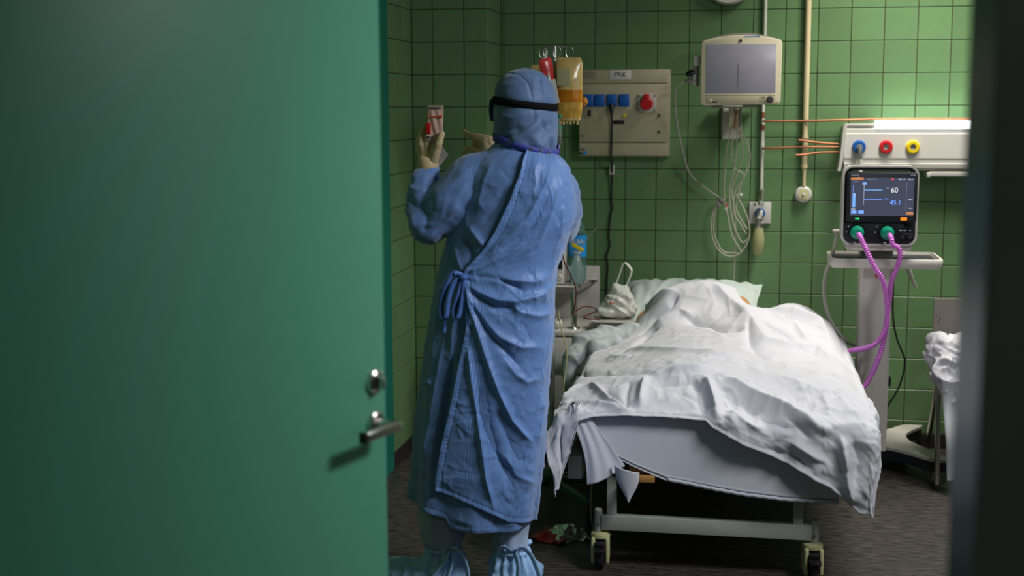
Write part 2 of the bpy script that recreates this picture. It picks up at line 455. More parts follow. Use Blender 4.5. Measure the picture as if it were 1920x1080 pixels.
# ------------------------------------------------------------------ the setting
T = 0.152; ROW0 = 2.1114; SK = 0.07; CEIL = 2.95; GAP = 0.0035
X_LEFT, X_RIGHT, Y_FRONT = -1.58, 2.4, -4.93
PX, PY = -1.212, -0.35          # the tiled pier in the left corner: right face, front face
_tile_cache = {}
def tile_mesh(w, h):
    """a square tile: flat face, small chamfer, recessed joint all round (in the XZ plane, facing -Y)"""
    key = (round(w, 4), round(h, 4))
    if key not in _tile_cache:
        a, b = w / 2, h / 2; c = 0.0016; d0, d1, d2 = 0.0005, -0.0032, -0.0046
        ring = lambda i, y: [(-a + i, y, -b + i), (a - i, y, -b + i), (a - i, y, b - i), (-a + i, y, b - i)]
        v = ring(0, d0) + ring(0, d1) + ring(c, d2); f = [(8, 9, 10, 11)]
        for k in range(4):
            n = (k + 1) % 4; f += [(k, n, 4 + n, 4 + k), (4 + k, 4 + n, 8 + n, 8 + k)]
        me = bpy.data.meshes.new('tile'); me.from_pydata(v, [], f); me.update(); me.materials.append(M['tile'])
        _tile_cache[key] = me
    return _tile_cache[key]
ROWS = []
z = ROW0
while z > SK + 0.01: ROWS.append((max(z - T, SK), z)); z -= T
z = ROW0
while z < CEIL - 0.01: ROWS.append((z, min(z + T, CEIL))); z += T
RJ = np.random.RandomState(3)
def tile_wall(wall, cols, place, rotz, near):
    """lay tiles on a wall: near(i) says which columns are built one by one, the rest are one joined part"""
    rest = G(); n = 0
    for i, (c0, c1) in enumerate(cols):
        for (z0, z1) in ROWS:
            w, h = c1 - c0 - GAP, z1 - z0 - GAP
            if w < 0.006 or h < 0.012: continue
            me = tile_mesh(w, h); loc = Vector(place((c0 + c1) / 2)) + Vector((0, 0, (z0 + z1) / 2))
            rx, rz = RJ.normal(0, 0.0028), RJ.normal(0, 0.0028)
            e = Euler((rx, 0, rotz + rz))
            if near(i) and n < 290 and z0 < 2.4:
                o = bpy.data.objects.new('tile', me); COL.objects.link(o); o.parent = wall
                o.location = loc; o.rotation_euler = e; n += 1
            else:
                mt = Matrix.Translation(loc) @ e.to_matrix().to_4x4()
                rest.add([mt @ v.co for v in me.vertices], [tuple(p.vertices) for p in me.polygons])
    if rest.v: tag(rest.build('outer_tiles', M['tile'], wall, smooth=False), kind='stuff')

def struct(name, g, m, label, parent=None):
    o = g.build(name, m, parent, smooth=False)
    if parent is None: tag(o, label, None, None, 'structure')
    return o

struct('floor', G().box2((X_LEFT - 0.2, -9.2, -0.1), (X_RIGHT + 0.2, 0.2, 0)), M['floor'], 'dark worn vinyl floor of the ward with fine streaks')
struct('ceiling', G().box2((X_LEFT - 0.2, -9.2, CEIL), (X_RIGHT + 0.2, 0.2, CEIL + 0.1)), M['paint'], 'plain white ceiling over the ward')
wb = struct('wall_back', G().box2((PX - 0.3, 0, 0), (X_RIGHT + 0.2, 0.15, CEIL)), M['grout'], 'green tiled back wall behind the bed head')
c = [0.93222 + T * k for k in range(-15, 12)]
cols = [(max(a, PX + 0.004), min(a + T, X_RIGHT)) for a in c if a + T > PX + 0.01 and a < X_RIGHT - 0.01]
tile_wall(wb, cols, lambda x: (x, 0, 0), 0, lambda i: i < 18)
# the tiled pier: a column of wall standing proud of the back wall in the left corner
wp = struct('wall_pier', G().box2((X_LEFT - 0.1, PY, 0), (PX, 0.0, CEIL)), M['grout'], 'green tiled pier standing proud in the left corner beside the gowned person')
tile_wall(wp, [(X_LEFT + 0.005, -1.474), (-1.474, -1.322), (-1.322, PX + 0.004)], lambda x: (x, PY, 0), 0, lambda i: True)
tile_wall_side = [(PY - 0.004, PY + T), (PY + T, PY + 2 * T), (PY + 2 * T, -0.006)]
ws = struct('wall_pier_side', G().box2((PX - 0.02, PY + 0.001, 0), (PX - 0.0005, -0.001, CEIL)), M['grout'], 'narrow right face of the green tiled pier')
tile_wall(ws, tile_wall_side, lambda y: (PX, y, 0), PI / 2, lambda i: True)
wl = struct('wall_left', G().box2((X_LEFT - 0.15, Y_FRONT, 0), (X_LEFT, 0.0, CEIL)), M['grout'], 'green tiled left wall running back to the pier')
yc = [PY - T * k for k in range(0, 31)]
tile_wall(wl, [(max(y - T, Y_FRONT), y - (0.005 if k == 0 else 0)) for k, y in enumerate(yc) if y - T * 0.5 > Y_FRONT and not (-0.81 - 0.1 < y - T / 2 and y - T < -0.81 < y)], lambda y: (X_LEFT, y, 0), PI / 2, lambda i: i < 4)
struct('wall_right', G().box2((X_RIGHT, Y_FRONT, 0), (X_RIGHT + 0.15, 0.0, CEIL)), M['plaster'], 'plain pale green right wall of the ward')
# the wall with the doorway between corridor and ward
JX = 0.244; HX = -1.10
g = G().box2((X_LEFT - 0.15, Y_FRONT - 0.13, 0), (HX - 0.03, Y_FRONT, CEIL)).box2((JX + 0.03, Y_FRONT - 0.13, 0), (X_RIGHT + 0.15, Y_FRONT, CEIL))
g.box2((HX - 0.03, Y_FRONT - 0.13, 2.2), (JX + 0.03, Y_FRONT, CEIL))
struct('wall_front', g, M['corridor'], 'corridor wall pierced by the doorway')
struct('trim_1', G().box2((JX, Y_FRONT - 0.15, 0), (JX + 0.10, Y_FRONT + 0.02, 2.2), 0.004), M['jamb'], 'dark door frame post at the right edge of the doorway')
struct('trim_2', G().box2((HX - 0.1, Y_FRONT - 0.15, 0), (HX, Y_FRONT + 0.02, 2.2), 0.004), M['jamb'], 'dark door frame post on the hinge side')
struct('trim_3', G().box2((HX - 0.1, Y_FRONT - 0.15, 2.2), (JX + 0.1, Y_FRONT + 0.02, 2.28), 0.004), M['jamb'], 'dark door frame head above the doorway')
struct('wall_corridor', G().box2((X_LEFT - 0.2, -9.2, 0), (X_RIGHT + 0.2, -9.1, CEIL)).box2((-1.75, -9.1, 0), (-1.6, Y_FRONT - 0.13, CEIL)).box2((1.6, -9.1, 0), (1.75, Y_FRONT - 0.13, CEIL)), M['corridor'], 'dim corridor walls behind the doorway')
struct('trim_4', G().box2((X_LEFT, -1.05, 0), (X_LEFT + 0.012, -0.80, CEIL), 0.003), M['door_edge'], 'teal door casing on the left tiled wall')
struct('baseboard_back', G().box2((PX, -0.011, 0), (X_RIGHT, 0, SK), 0.002), M['skirt'], 'dark skirting below the back wall tiles')
struct('baseboard_pier', G().box2((X_LEFT, PY - 0.011, 0), (PX + 0.011, PY, SK), 0.002).box2((PX, PY, 0), (PX + 0.011, -0.011, SK)), M['skirt'], 'dark skirting below the tiled pier')
struct('baseboard_left', G().box2((X_LEFT, -0.80, 0), (X_LEFT + 0.011, PY - 0.011, SK), 0.002), M['skirt'], 'dark skirting below the left wall tiles')

# the open door leaf, hinged on the left and swung into the ward
door = thing('door_1', 'large teal door leaf standing open at the left with lever handle', None, (HX + 0.02, Y_FRONT - 0.02, 0), kind='structure')
ang = math.radians(90 - 18.6)
DL = 1.105
def in_door(o):
    o.location = (0, 0, 0); o.parent = door; return o
def bd(g, name, m, parent=None):
    o = g.build(name, m, None); o.parent = parent or door; return o
# local frame: x along the leaf from the hinge, -y the face seen from the corridor, z up
leaf = bd(G().box2((0, 0.0, 0.008), (DL, 0.042, 2.17), 0.003), 'door_leaf', M['door'])
hx = DL - 0.042
h = bd(G().lathe([(0.0, 0.011), (0.021, 0.011), (0.0255, 0.007), (0.0265, 0.0)], (hx, 0, 1.003), 'Y', 32), 'lever_handle', M['chrome'])
neck = [(hx, -0.004, 1.003), (hx, -0.045, 1.003), (hx - 0.004, -0.055, 1.003)]
bd(G().tube(neck, 0.0095, 14), 'handle_neck', M['chrome'], h)
bd(G().box2((hx - 0.112, -0.062, 0.992), (hx + 0.012, -0.046, 1.014), 0.006, 3), 'lever', M['chrome'], h)
bd(G().box2((hx - 0.121, -0.063, 0.991), (hx - 0.1125, -0.045, 1.015), 0.004), 'lever_end_cap', M['black'], h)
k = bd(G().lathe([(0.0, 0.010), (0.019, 0.012), (0.0255, 0.008), (0.027, 0.0)], (hx, 0, 1.09), 'Y', 32), 'lock_escutcheon', M['chrome'])
bd(G().box2((hx - 0.005, -0.026, 1.075), (hx + 0.005, -0.009, 1.103), 0.003), 'thumb_turn', M['chrome'], k)
bd(G().box2((DL - 0.001, 0.010, 0.93), (DL + 0.0015, 0.032, 1.12), 0.0005), 'latch_plate', M['steel'])
door.rotation_euler = (0, 0, ang)

# ------------------------------------------------------------------ things on the back wall
def part(g, name, m, parent, label=None, sharp=35):
    o = g.build(name, m, parent, sharp)
    if label: o['label'] = label
    return o
def disc(c, r, th=0.002, seg=20):      # a flat disc facing the doorway
    return G().lathe([(0.0, th), (r * 0.93, th), (r, th * 0.6), (r, 0.0)], c, 'Y', seg)

# beige socket box with four blue flaps, a red socket and a lettered plate
bx = thing('socket_box', 'beige metal wall box with four blue sockets, one red socket and a PRK plate', 'electrical box', (-0.588, 0, 1.415))
part(G().box2((-0.808, -0.085, 1.415), (-0.369, -0.0035, 1.832), 0.004), 'housing', M['beige'], bx)
part(G().box2((-0.806, -0.094, 1.767), (-0.379, -0.084, 1.829), 0.003), 'top_cover', M['beige'], bx)
part(G().box2((-0.806, -0.097, 1.485), (-0.379, -0.084, 1.762), 0.003), 'front_cover', M['beige'], bx)
part(G().box2((-0.806, -0.094, 1.419), (-0.379, -0.084, 1.480), 0.003), 'bottom_cover', M['beige'], bx)
for x0 in (-0.784, -0.731, -0.671, -0.612):
    s = part(G().box2((x0, -0.108, 1.655), (x0 + 0.051, -0.096, 1.714), 0.004), 'blue_socket', M['blue'], bx)
    part(G().box2((x0 + 0.003, -0.113, 1.660), (x0 + 0.048, -0.107, 1.711), 0.004), 'socket_flap', M['blue'], s)
rp = part(G().box2((-0.522, -0.104, 1.630), (-0.432, -0.096, 1.715), 0.004), 'socket_plate', M['offwhite'], bx)
part(G().lathe([(0, 0.05), (0.024, 0.05), (0.030, 0.044), (0.031, 0.0)], (-0.477, -0.102, 1.668), 'Y', 24), 'red_socket', M['red'], rp)
part(G().box2((-0.490, -0.15, 1.69), (-0.464, -0.104, 1.714), 0.004), 'lid_hinge', M['red'], rp)
for dx in (-0.515, -0.439):
    for dz in (1.638, 1.707): part(G().lathe([(0, 0.003), (0.005, 0.002), (0.006, 0)], (dx, -0.104, dz), 'Y', 10), 'plate_screw', M['steel'], rp)
w = part(G().box2((-0.783, -0.101, 1.600), (-0.727, -0.096, 1.648), 0.002), 'switch_frame', M['beige2'], bx)
part(G().box2((-0.763, -0.105, 1.610), (-0.747, -0.100, 1.638), 0.002), 'switch_rocker', M['black'], w)
lb = part(G().box2((-0.659, -0.0965, 1.785), (-0.555, -0.0935, 1.829), 0.0008), 'name_plate', M['label'], bx)
part(text(G(), 'PRK', 0.034, (-0.607, -0.0968, 1.8065)), 'lettering', M['ink'], lb)
nt = part(G().box2((-0.786, -0.0962, 1.790), (-0.718, -0.0938, 1.826), 0.0006), 'printed_notice', M['beige2'], bx)
t = G()
for k in range(5): t.box2((-0.783, -0.0966, 1.793 + 0.006 * k), (-0.722 - 0.006 * (k % 3), -0.0961, 1.7955 + 0.006 * k))
part(t, 'notice_lines', M['grey'], nt)
part(G().box2((-0.640, -0.0985, 1.570), (-0.585, -0.0965, 1.589), 0.0006), 'black_tag', M['black'], bx)
part(G().lathe([(0, 0.012), (0.006, 0.012), (0.008, 0.008), (0.009, 0)], (-0.586, -0.097, 1.612), 'Y', 14), 'yellow_knob', M['yellow'], bx)
for zz in (1.612, 1.532):
    lk = part(G().lathe([(0, 0.006), (0.006, 0.006), (0.007, 0)], (-0.418, -0.097, zz), 'Y', 12), 'lock', M['darkgrey'], bx)
for xx, zz in ((-0.797, 1.513), (-0.783, 1.513), (-0.797, 1.449), (-0.783, 1.449)):
    part(G().lathe([(0, 0.003), (0.004, 0.003), (0.0045, 0)], (xx, -0.097, zz), 'Y', 10), 'screw', M['darkgrey'], bx)
part(G().box2((-0.786, -0.0955, 1.424), (-0.768, -0.0935, 1.440), 0.0006), 'blue_sticker', M['bluelabel'], bx)
part(G().box2((-0.806, -0.0955, 1.424), (-0.789, -0.0935, 1.434), 0.0006), 'black_sticker', M['black'], bx)

cd = thing('power_cord', 'black power cord with white inline switch hanging from the third blue socket', 'cord', (-0.65, -0.03, 0.7))
part(G().tube([(-0.645, -0.118, 1.665), (-0.645, -0.128, 1.640), (-0.645, -0.122, 1.61)], [0.013, 0.011, 0.006], 12), 'plug', M['black'], cd)
part(G().tube([(-0.645, -0.12, 1.615), (-0.644, -0.115, 1.55), (-0.645, -0.112, 1.48), (-0.647, -0.107, 1.41), (-0.649, -0.045, 1.345), (-0.654, -0.02, 1.211), (-0.648, -0.02, 1.159), (-0.656, -0.02, 1.132), (-0.666, -0.02, 1.026), (-0.660, -0.02, 0.973), (-0.676, -0.02, 0.919), (-0.670, -0.02, 0.866), (-0.675, -0.02, 0.772), (-0.675, -0.02, 0.60)], 0.0052, 8), 'cable', M['black'], cd)
part(G().box((-0.650, -0.034, 1.348), (0.026, 0.022, 0.052), 0.006), 'inline_switch', M['white'], cd)

# wall clock (only its lower rim is in view)
ck = thing('wall_clock', 'round white wall clock with black minute marks above the grey monitor', 'clock', (-0.098, 0, 2.257))
cc = (-0.098, -0.004, 2.262)
part(G().lathe([(0.112, 0.0), (0.112, 0.036), (0.118, 0.040), (0.126, 0.034), (0.128, 0.0)], cc, 'Y', 48), 'rim', M['offwhite'], ck)
part(G().lathe([(0, 0.030), (0.113, 0.030), (0.113, 0.0)], cc, 'Y', 48), 'dial', M['label'], ck)
t = G()
for k in range(60):
    a = 2 * PI * k / 60; big = k % 5 == 0; r0, r1 = (0.088, 0.104) if big else (0.098, 0.104)
    rm = (r0 + r1) / 2
    t.box((cc[0] + rm * math.sin(a), cc[1] - 0.031, cc[2] + rm * math.cos(a)), (0.006 if big else 0.002, 0.001, r1 - r0), rot=(0, a, 0))
part(t, 'minute_marks', M['ink'], ck)
for nm, a, ln, wd in (('hour_hand', 1.1, 0.055, 0.007), ('minute_hand', -0.9, 0.085, 0.005)):
    part(G().box((cc[0] + ln / 2 * math.sin(a), cc[1] - 0.034, cc[2] + ln / 2 * math.cos(a)), (wd, 0.001, ln), rot=(0, a, 0)), nm, M['ink'], ck)

# bedside monitor on its wall arm
mo = thing('patient_monitor', 'cream framed patient monitor with blank grey screen on a wall arm', 'monitor', (-0.03, 0, 1.66))
def arch(x0, x1, z0, zs, zt, n=12, r=0.014):
    o = [(x0 + r, z0), (x1 - r, z0 + 0.006), (x1 - r * 0.3, z0 + 0.010), (x1, z0 + 0.022)]
    o += [(x1 + 0.002, zs - 0.016), (x1 - 0.005, zs - 0.003)]
    for k in range(n + 1):
        u = 1 - k / n; x = x0 + 0.012 + (x1 - x0 - 0.024) * u
        o.append((x, zs + (zt - zs) * (1 - (2 * u - 1) ** 2)))
    return o + [(x0 - 0.001, zs - 0.014), (x0 - 0.002, z0 + 0.022), (x0 + r * 0.3, z0 + 0.006)]
part(G().prism(arch(-0.212, 0.148, 1.657, 1.953, 1.974), -0.345, -0.30, bev=0.006), 'bezel', M['cream'], mo)
part(G().prism(arch(-0.206, 0.142, 1.655, 1.957, 1.986), -0.305, -0.24, bev=0.008), 'rear_shell', M['grey'], mo)
part(G().box2((-0.190, -0.3465, 1.664), (0.124, -0.343, 1.703), 0.002), 'control_strip', M['beige'], mo)
part(G().box2((-0.1915, -0.3475, 1.704), (0.125, -0.3435, 1.710), 0.001), 'ledge', M['cream'], mo)
part(G().box2((-0.190, -0.3470, 1.7105), (0.124, -0.3430, 1.934), 0.001), 'screen', M['screen_off'], mo)
part(G().lathe([(0, 0.016), (0.011, 0.016), (0.0145, 0.010), (0.016, 0)], (0.101, -0.346, 1.684), 'Y', 22), 'knob', M['darkgrey'], mo)
part(disc((-0.166, -0.3465, 1.681), 0.006), 'power_button', M['cream'], mo)
part(G().box2((-0.158, -0.3475, 1.671), (-0.138, -0.3463, 1.675)), 'maker_plate', M['black'], mo)
lg = part(G().lathe([(0.0, 0.001), (0.007, 0.001), (0.0085, 0.0015), (0.0095, 0.0)], (-0.036, -0.345, 1.949), 'Y', 20), 'badge', M['cream'], mo)
part(disc((-0.036, -0.3465, 1.949), 0.0068), 'badge_centre', M['darkgrey'], mo)
part(G().box2((0.054, -0.3475, 1.689), (0.058, -0.3463, 1.697)), 'yellow_mark', M['yellow'], mo)
part(G().box2((0.054, -0.3475, 1.674), (0.058, -0.3463, 1.682)), 'teal_mark', M['teal'], mo)
part(G().box2((0.062, -0.3475, 1.674), (0.080, -0.3463, 1.682)).box2((0.062, -0.3475, 1.689), (0.080, -0.3463, 1.697)), 'lettered_marks', M['beige2'], mo)
part(G().box2((-0.02, -0.3455, 1.9655), (0.05, -0.3449, 1.9695)), 'blue_print', M['bluelabel'], mo)
part(G().tube([(-0.0445, -0.3476, 1.846), (-0.0450, -0.3476, 1.79), (-0.0465, -0.3476, 1.732)], 0.0007, 5), 'screen_scratch', M['darkgrey'], mo)
br = part(G().box2((-0.118, -0.012, 1.497), (-0.025, -0.004, 1.66), 0.001).box2((-0.118, -0.028, 1.497), (-0.113, -0.004, 1.66), 0.001).box2((-0.030, -0.028, 1.497), (-0.025, -0.004, 1.66), 0.001), 'wall_channel', M['wpipe'], mo)
part(G().box2((-0.165, -0.33, 1.645), (0.04, -0.02, 1.653), 0.002), 'shelf_plate', M['grey'], mo)
part(G().cyl((-0.065, -0.20, 1.575), (-0.065, -0.20, 1.65), 0.022, seg=20).box2((-0.086, -0.21, 1.56), (-0.044, -0.01, 1.625), 0.008), 'pivot_arm', M['cream'], mo)
part(G().tube([(-0.06, -0.24, 1.642), (-0.052, -0.245, 1.615), (-0.055, -0.242, 1.585), (-0.058, -0.24, 1.55)], 0.004, 8).tube([(-0.045, -0.24, 1.642), (-0.050, -0.245, 1.60), (-0.045, -0.245, 1.56)], 0.003, 8), 'copper_wires', M['copper'], mo)
rr = part(G().box2((-0.252, -0.30, 1.747), (-0.222, -0.27, 1.886), 0.002), 'module_rail', M['grey'], mo)
part(G().box2((-0.250, -0.306, 1.84), (-0.214, -0.298, 1.886), 0.002), 'rail_clip', M['offwhite'], rr)
part(G().box2((-0.250, -0.306, 1.75), (-0.240, -0.298, 1.80), 0.002), 'rail_clip', M['offwhite'], rr)
part(G().tube([(-0.246, -0.29, 1.806), (-0.262, -0.295, 1.806), (-0.272, -0.297, 1.803), (-0.284, -0.298, 1.798)], [0.017, 0.017, 0.013, 0.008], 12), 'black_plug', M['black'], rr)
part(G().tube([(-0.240, -0.295, 1.772), (-0.266, -0.298, 1.772), (-0.290, -0.298, 1.768)], [0.011, 0.011, 0.006], 12), 'grey_plug', M['grey'], rr)

# the monitor's leads: one long lead to the module, and a coil of leads on the bracket
ld = thing('monitor_leads', 'pale grey monitor leads looped and hanging from the bracket under the monitor', 'cable', (-0.06, -0.2, 1.2))
def WY(x, z, y=-0.06):       # a point hanging in front of the wall
    return (x, y, z)
part(G().tube([(-0.288, -0.298, 1.768), (-0.322, -0.29, 1.745), (-0.334, -0.26, 1.69), (-0.326, -0.2, 1.58), (-0.308, -0.15, 1.48), (-0.281, -0.1, 1.365), (-0.248, -0.09, 1.31), (-0.19, -0.09, 1.262), (-0.135, -0.09, 1.225), (-0.115, -0.10, 1.212)], 0.0042, 8), 'long_lead', M['cable'], ld)
for cx, cz in ((-0.281, 1.362), (-0.222, 1.288)):
    part(G().box((cx, -0.095, cz), (0.026, 0.012, 0.010), 0.003, rot=(0, 0.7, 0)).box((cx - 0.012, -0.095, cz - 0.012), (0.018, 0.006, 0.006), 0.002, rot=(0, -0.4, 0)), 'lead_clip', M['grey'], ld)
lo = [[(-0.070, -0.21, 1.56), (-0.092, -0.16, 1.46), (-0.098, -0.12, 1.36), (-0.103, -0.10, 1.24), (-0.085, -0.10, 1.14), (-0.062, -0.10, 1.04), (-0.03, -0.10, 0.985), (-0.012, -0.10, 0.955)],
      [(-0.052, -0.22, 1.56), (-0.046, -0.16, 1.46), (-0.062, -0.12, 1.33), (-0.078, -0.10, 1.25), (-0.066, -0.10, 1.14), (-0.044, -0.10, 1.06), (-0.012, -0.10, 1.005), (0.012, -0.10, 1.018)],
      [(-0.040, -0.22, 1.56), (0.005, -0.16, 1.47), (0.016, -0.12, 1.40), (-0.012, -0.11, 1.31), (-0.05, -0.10, 1.25), (-0.055, -0.10, 1.15), (-0.02, -0.10, 1.09), (0.006, -0.10, 1.045)],
      [(-0.046, -0.22, 1.55), (-0.015, -0.16, 1.46), (-0.030, -0.12, 1.37), (-0.066, -0.10, 1.25), (-0.048, -0.10, 1.15), (-0.045, -0.09, 1.02), (-0.046, -0.09, 0.94), (-0.048, -0.06, 0.80), (-0.047, -0.05, 0.70)],
      [(-0.118, -0.10, 1.205), (-0.152, -0.10, 1.15), (-0.160, -0.10, 1.06), (-0.135, -0.10, 0.98), (-0.085, -0.10, 0.938), (-0.03, -0.10, 0.945), (0.012, -0.10, 1.00), (0.022, -0.10, 1.07), (0.000, -0.10, 1.15), (-0.045, -0.10, 1.235)],
      [(-0.112, -0.095, 1.20), (-0.140, -0.095, 1.16), (-0.150, -0.095, 1.07), (-0.128, -0.095, 0.995), (-0.095, -0.095, 0.955), (-0.03, -0.095, 0.95)],
      [(-0.058, -0.22, 1.56), (-0.070, -0.16, 1.44), (-0.052, -0.12, 1.36), (-0.012, -0.11, 1.33), (-0.030, -0.1, 1.26), (-0.044, -0.1, 1.17), (-0.010, -0.1, 1.10), (0.010, -0.1, 1.07)]]
for k, l in enumerate(lo): part(G().tube(l, 0.0036, 7), 'lead', M['cable'], ld)
part(G().box((-0.112, -0.105, 1.205), (0.034, 0.02, 0.022), 0.006, rot=(0, 0.6, 0)).box((-0.128, -0.105, 1.188), (0.03, 0.018, 0.016), 0.005, rot=(0, 0.9, 0)), 'lead_yoke', M['grey'], ld)
part(G().box((-0.090, -0.112, 1.172), (0.016, 0.004, 0.026), 0.001, rot=(0, 0.2, 0)), 'lead_tag', M['label'], ld)
part(G().sphere((-0.088, -0.115, 1.182), 0.006, 10), 'red_bead', M['red'], ld)
part(G().box((-0.022, -0.115, 1.235), (0.016, 0.006, 0.016), 0.002), 'white_clip', M['label'], ld)

# pipes
pw = thing('white_gas_pipe', 'thin white gas pipe running down behind the grey monitor to the oxygen plate', 'pipe', (0.074, -0.022, 1.26))
part(G().tube([(0.074, -0.022, CEIL - 0.002), (0.075, -0.022, 1.64), (0.074, -0.022, 1.25)], 0.0085, 12, smooth=0), 'pipe_run', M['wpipe'], pw)
for zz in (1.60, 1.54, 1.46):
    part(G().cyl((0.0745, -0.022, zz), (0.0745, -0.022, zz + 0.026), 0.0105, seg=12), 'joint', M['copper' if zz != 1.46 else 'wpipe'], pw)
part(G().tube([(0.073, -0.022, 1.25), (0.071, -0.022, 1.20)], 0.005, 10), 'copper_end', M['copper'], pw)
pc = thing('cream_wall_pipe', 'cream painted wall pipe ending in a round white fitting beside the ventilator', 'pipe', (0.275, -0.03, 1.23))
part(G().tube([(0.275, -0.03, CEIL - 0.002), (0.275, -0.03, 1.36)], 0.0135, 14, smooth=0), 'pipe_run', M['pipe'], pc)
part(G().tube([(0.275, -0.03, 1.362), (0.275, -0.03, 1.345), (0.2755, -0.03, 1.27)], [0.0135, 0.009, 0.0075], 12, smooth=0), 'pipe_tail', M['pipe'], pc)
for zz in (1.50, 1.36): part(G().cyl((0.275, -0.03, zz), (0.275, -0.03, zz + 0.014), 0.0165, seg=14), 'pipe_joint', M['pipe'], pc)
part(G().lathe([(0.0, 0.03), (0.02, 0.03), (0.030, 0.032), (0.038, 0.026), (0.041, 0.016), (0.041, 0.0)], (0.274, -0.005, 1.232), 'Y', 32), 'round_fitting', M['white'], pc)
rg = part(G().lathe([(0.0, 0.034), (0.014, 0.037), (0.024, 0.035), (0.025, 0.0)], (0.274, -0.005, 1.232), 'Y', 28), 'fitting_ring', M['caster'], pc)
part(G().lathe([(0.0, 0.006), (0.006, 0.006), (0.010, 0.002), (0.010, 0.0)], (0.274, -0.041, 1.232), 'Y', 16), 'fitting_core', M['offwhite'], rg)
part(G().torus((0.262, -0.03, 1.205), 0.022, 0.0015, 'Y', 16, 6, PI * 0.8, PI * 1.7), 'wire_loop', M['steel'], pc)
ruN = [('copper_pipe', 'long upper copper pipe crossing the tiles to the lit bed rail', [(0.074, -0.042, 1.583), (0.105, -0.048, 1.583), (0.30, -0.05, 1.584), (0.55, -0.05, 1.590), (0.62, -0.05, 1.5925), (1.30, -0.05, 1.5925)], 0.0055),
       ('copper_pipe', 'middle copper pipe running from the white pipe to the bed rail', [(0.076, -0.036, 1.453), (0.11, -0.05, 1.453), (0.20, -0.055, 1.458), (0.28, -0.055, 1.4605), (0.43, -0.05, 1.460)], 0.0055),
       ('copper_pipe', 'short copper pipe stub highest of the three at the rail end', [(0.243, -0.068, 1.493), (0.275, -0.062, 1.489), (0.34, -0.05, 1.480), (0.43, -0.05, 1.473)], 0.0055),
       ('copper_pipe', 'short copper pipe stub lowest of the three at the rail end', [(0.232, -0.068, 1.421), (0.275, -0.062, 1.424), (0.35, -0.05, 1.434), (0.44, -0.05, 1.436)], 0.0055)]
for nm, lb_, pts, r in ruN:
    tag(G().tube(pts, r, 10).build(nm, M['copper']), lb_, 'pipe')

# oxygen outlet with flow meter
ox = thing('oxygen_outlet', 'white wall plate with blue oxygen flow meter and cloudy humidifier bottle', 'flow meter', (0.07, 0, 0.95))
part(G().box2((0.019, -0.018, 1.088), (0.123, -0.0035, 1.193), 0.002), 'wall_plate', M['white'], ox)
t = text(G(), 'oxygen', 0.009, (0.075, -0.0185, 1.184)); t.add(*[(x) for x in (lambda q: (q.v, q.f))(disc((0.046, -0.018, 1.183), 0.005))])
part(t, 'plate_lettering', M['ink'], ox)
part(G().lathe([(0.0, 0.028), (0.018, 0.028), (0.024, 0.024), (0.026, 0.016), (0.026, 0.0)], (0.070, -0.018, 1.139), 'Y', 28), 'blue_ring', M['blue'], ox)
gz = part(G().box2((0.055, -0.072, 1.115), (0.085, -0.042, 1.157), 0.006), 'valve_body', M['chrome'], ox)
part(G().lathe([(0, 0.012), (0.009, 0.012), (0.0105, 0.008), (0.011, 0)], (0.074, -0.072, 1.136), 'Y', 20), 'gauge_dial', M['white'], gz)
part(G().tube([(0.076, -0.06, 1.155), (0.079, -0.06, 1.20), (0.081, -0.06, 1.262)], [0.009, 0.009, 0.007], 14), 'flow_tube', M['clearp'], ox)
part(G().lathe([(0.0, 0.0), (0.016, 0.0), (0.019, 0.010), (0.018, 0.026), (0.012, 0.03), (0.010, 0.048), (0.0, 0.048)], (0.066, -0.055, 1.068), 'Z', 20).box2((0.046, -0.06, 1.088), (0.09, -0.048, 1.097), 0.003), 'bottle_collar', M['steel'], ox)
part(G().lathe([(0.0, 0.0), (0.020, 0.001), (0.024, 0.006), (0.030, 0.065), (0.0305, 0.08), (0.022, 0.124), (0.020, 0.131), (0.0, 0.131)], (0.065, -0.055, 0.940), 'Z', 28), 'humidifier_bottle', M['frost'], ox)

# bed head rail with lamp and gas outlets
rl = thing('bed_head_rail', 'long white wall rail with lit lamp and blue, red and yellow gas outlets', 'wall rail', (0.9, 0, 1.36))
prof = lambda x: [(x, -0.004, 1.348), (x, -0.10, 1.352), (x, -0.122, 1.366), (x, -0.125, 1.385), (x, -0.121, 1.388), (x, -0.121, 1.408), (x, -0.1245, 1.410), (x, -0.122, 1.524), (x, -0.117, 1.527), (x, -0.117, 1.545), (x, -0.10, 1.562), (x, -0.004, 1.562)]
part(G().loft([prof(0.452), prof(1.75)]), 'rail_body', M['white'], rl, sharp=20)
e = G().prism([(0.424, 1.350), (0.438, 1.350), (0.448, 1.400), (0.462, 1.562), (0.446, 1.562), (0.432, 1.40)], -0.132, -0.004)
part(e, 'end_cap', M['offwhite'], rl)
part(G().box2((0.452, -0.118, 1.558), (0.60, -0.02, 1.571), 0.003), 'cover_strip', M['offwhite'], rl)
part(G().box2((0.592, -0.125, 1.548), (1.70, -0.04, 1.584), 0.006), 'lamp_tube', M['lamp'], rl)
part(G().box2((0.58, -0.034, 1.55), (1.71, -0.012, 1.572), 0.003), 'lamp_back', M['white'], rl)
part(G().box2((0.84, -0.118, 1.326), (1.3, -0.02, 1.350), 0.004), 'under_rail', M['offwhite'], rl)
part(G().box2((0.83, -0.125, 1.322), (0.846, -0.02, 1.345), 0.003), 'rail_bracket', M['offwhite'], rl)
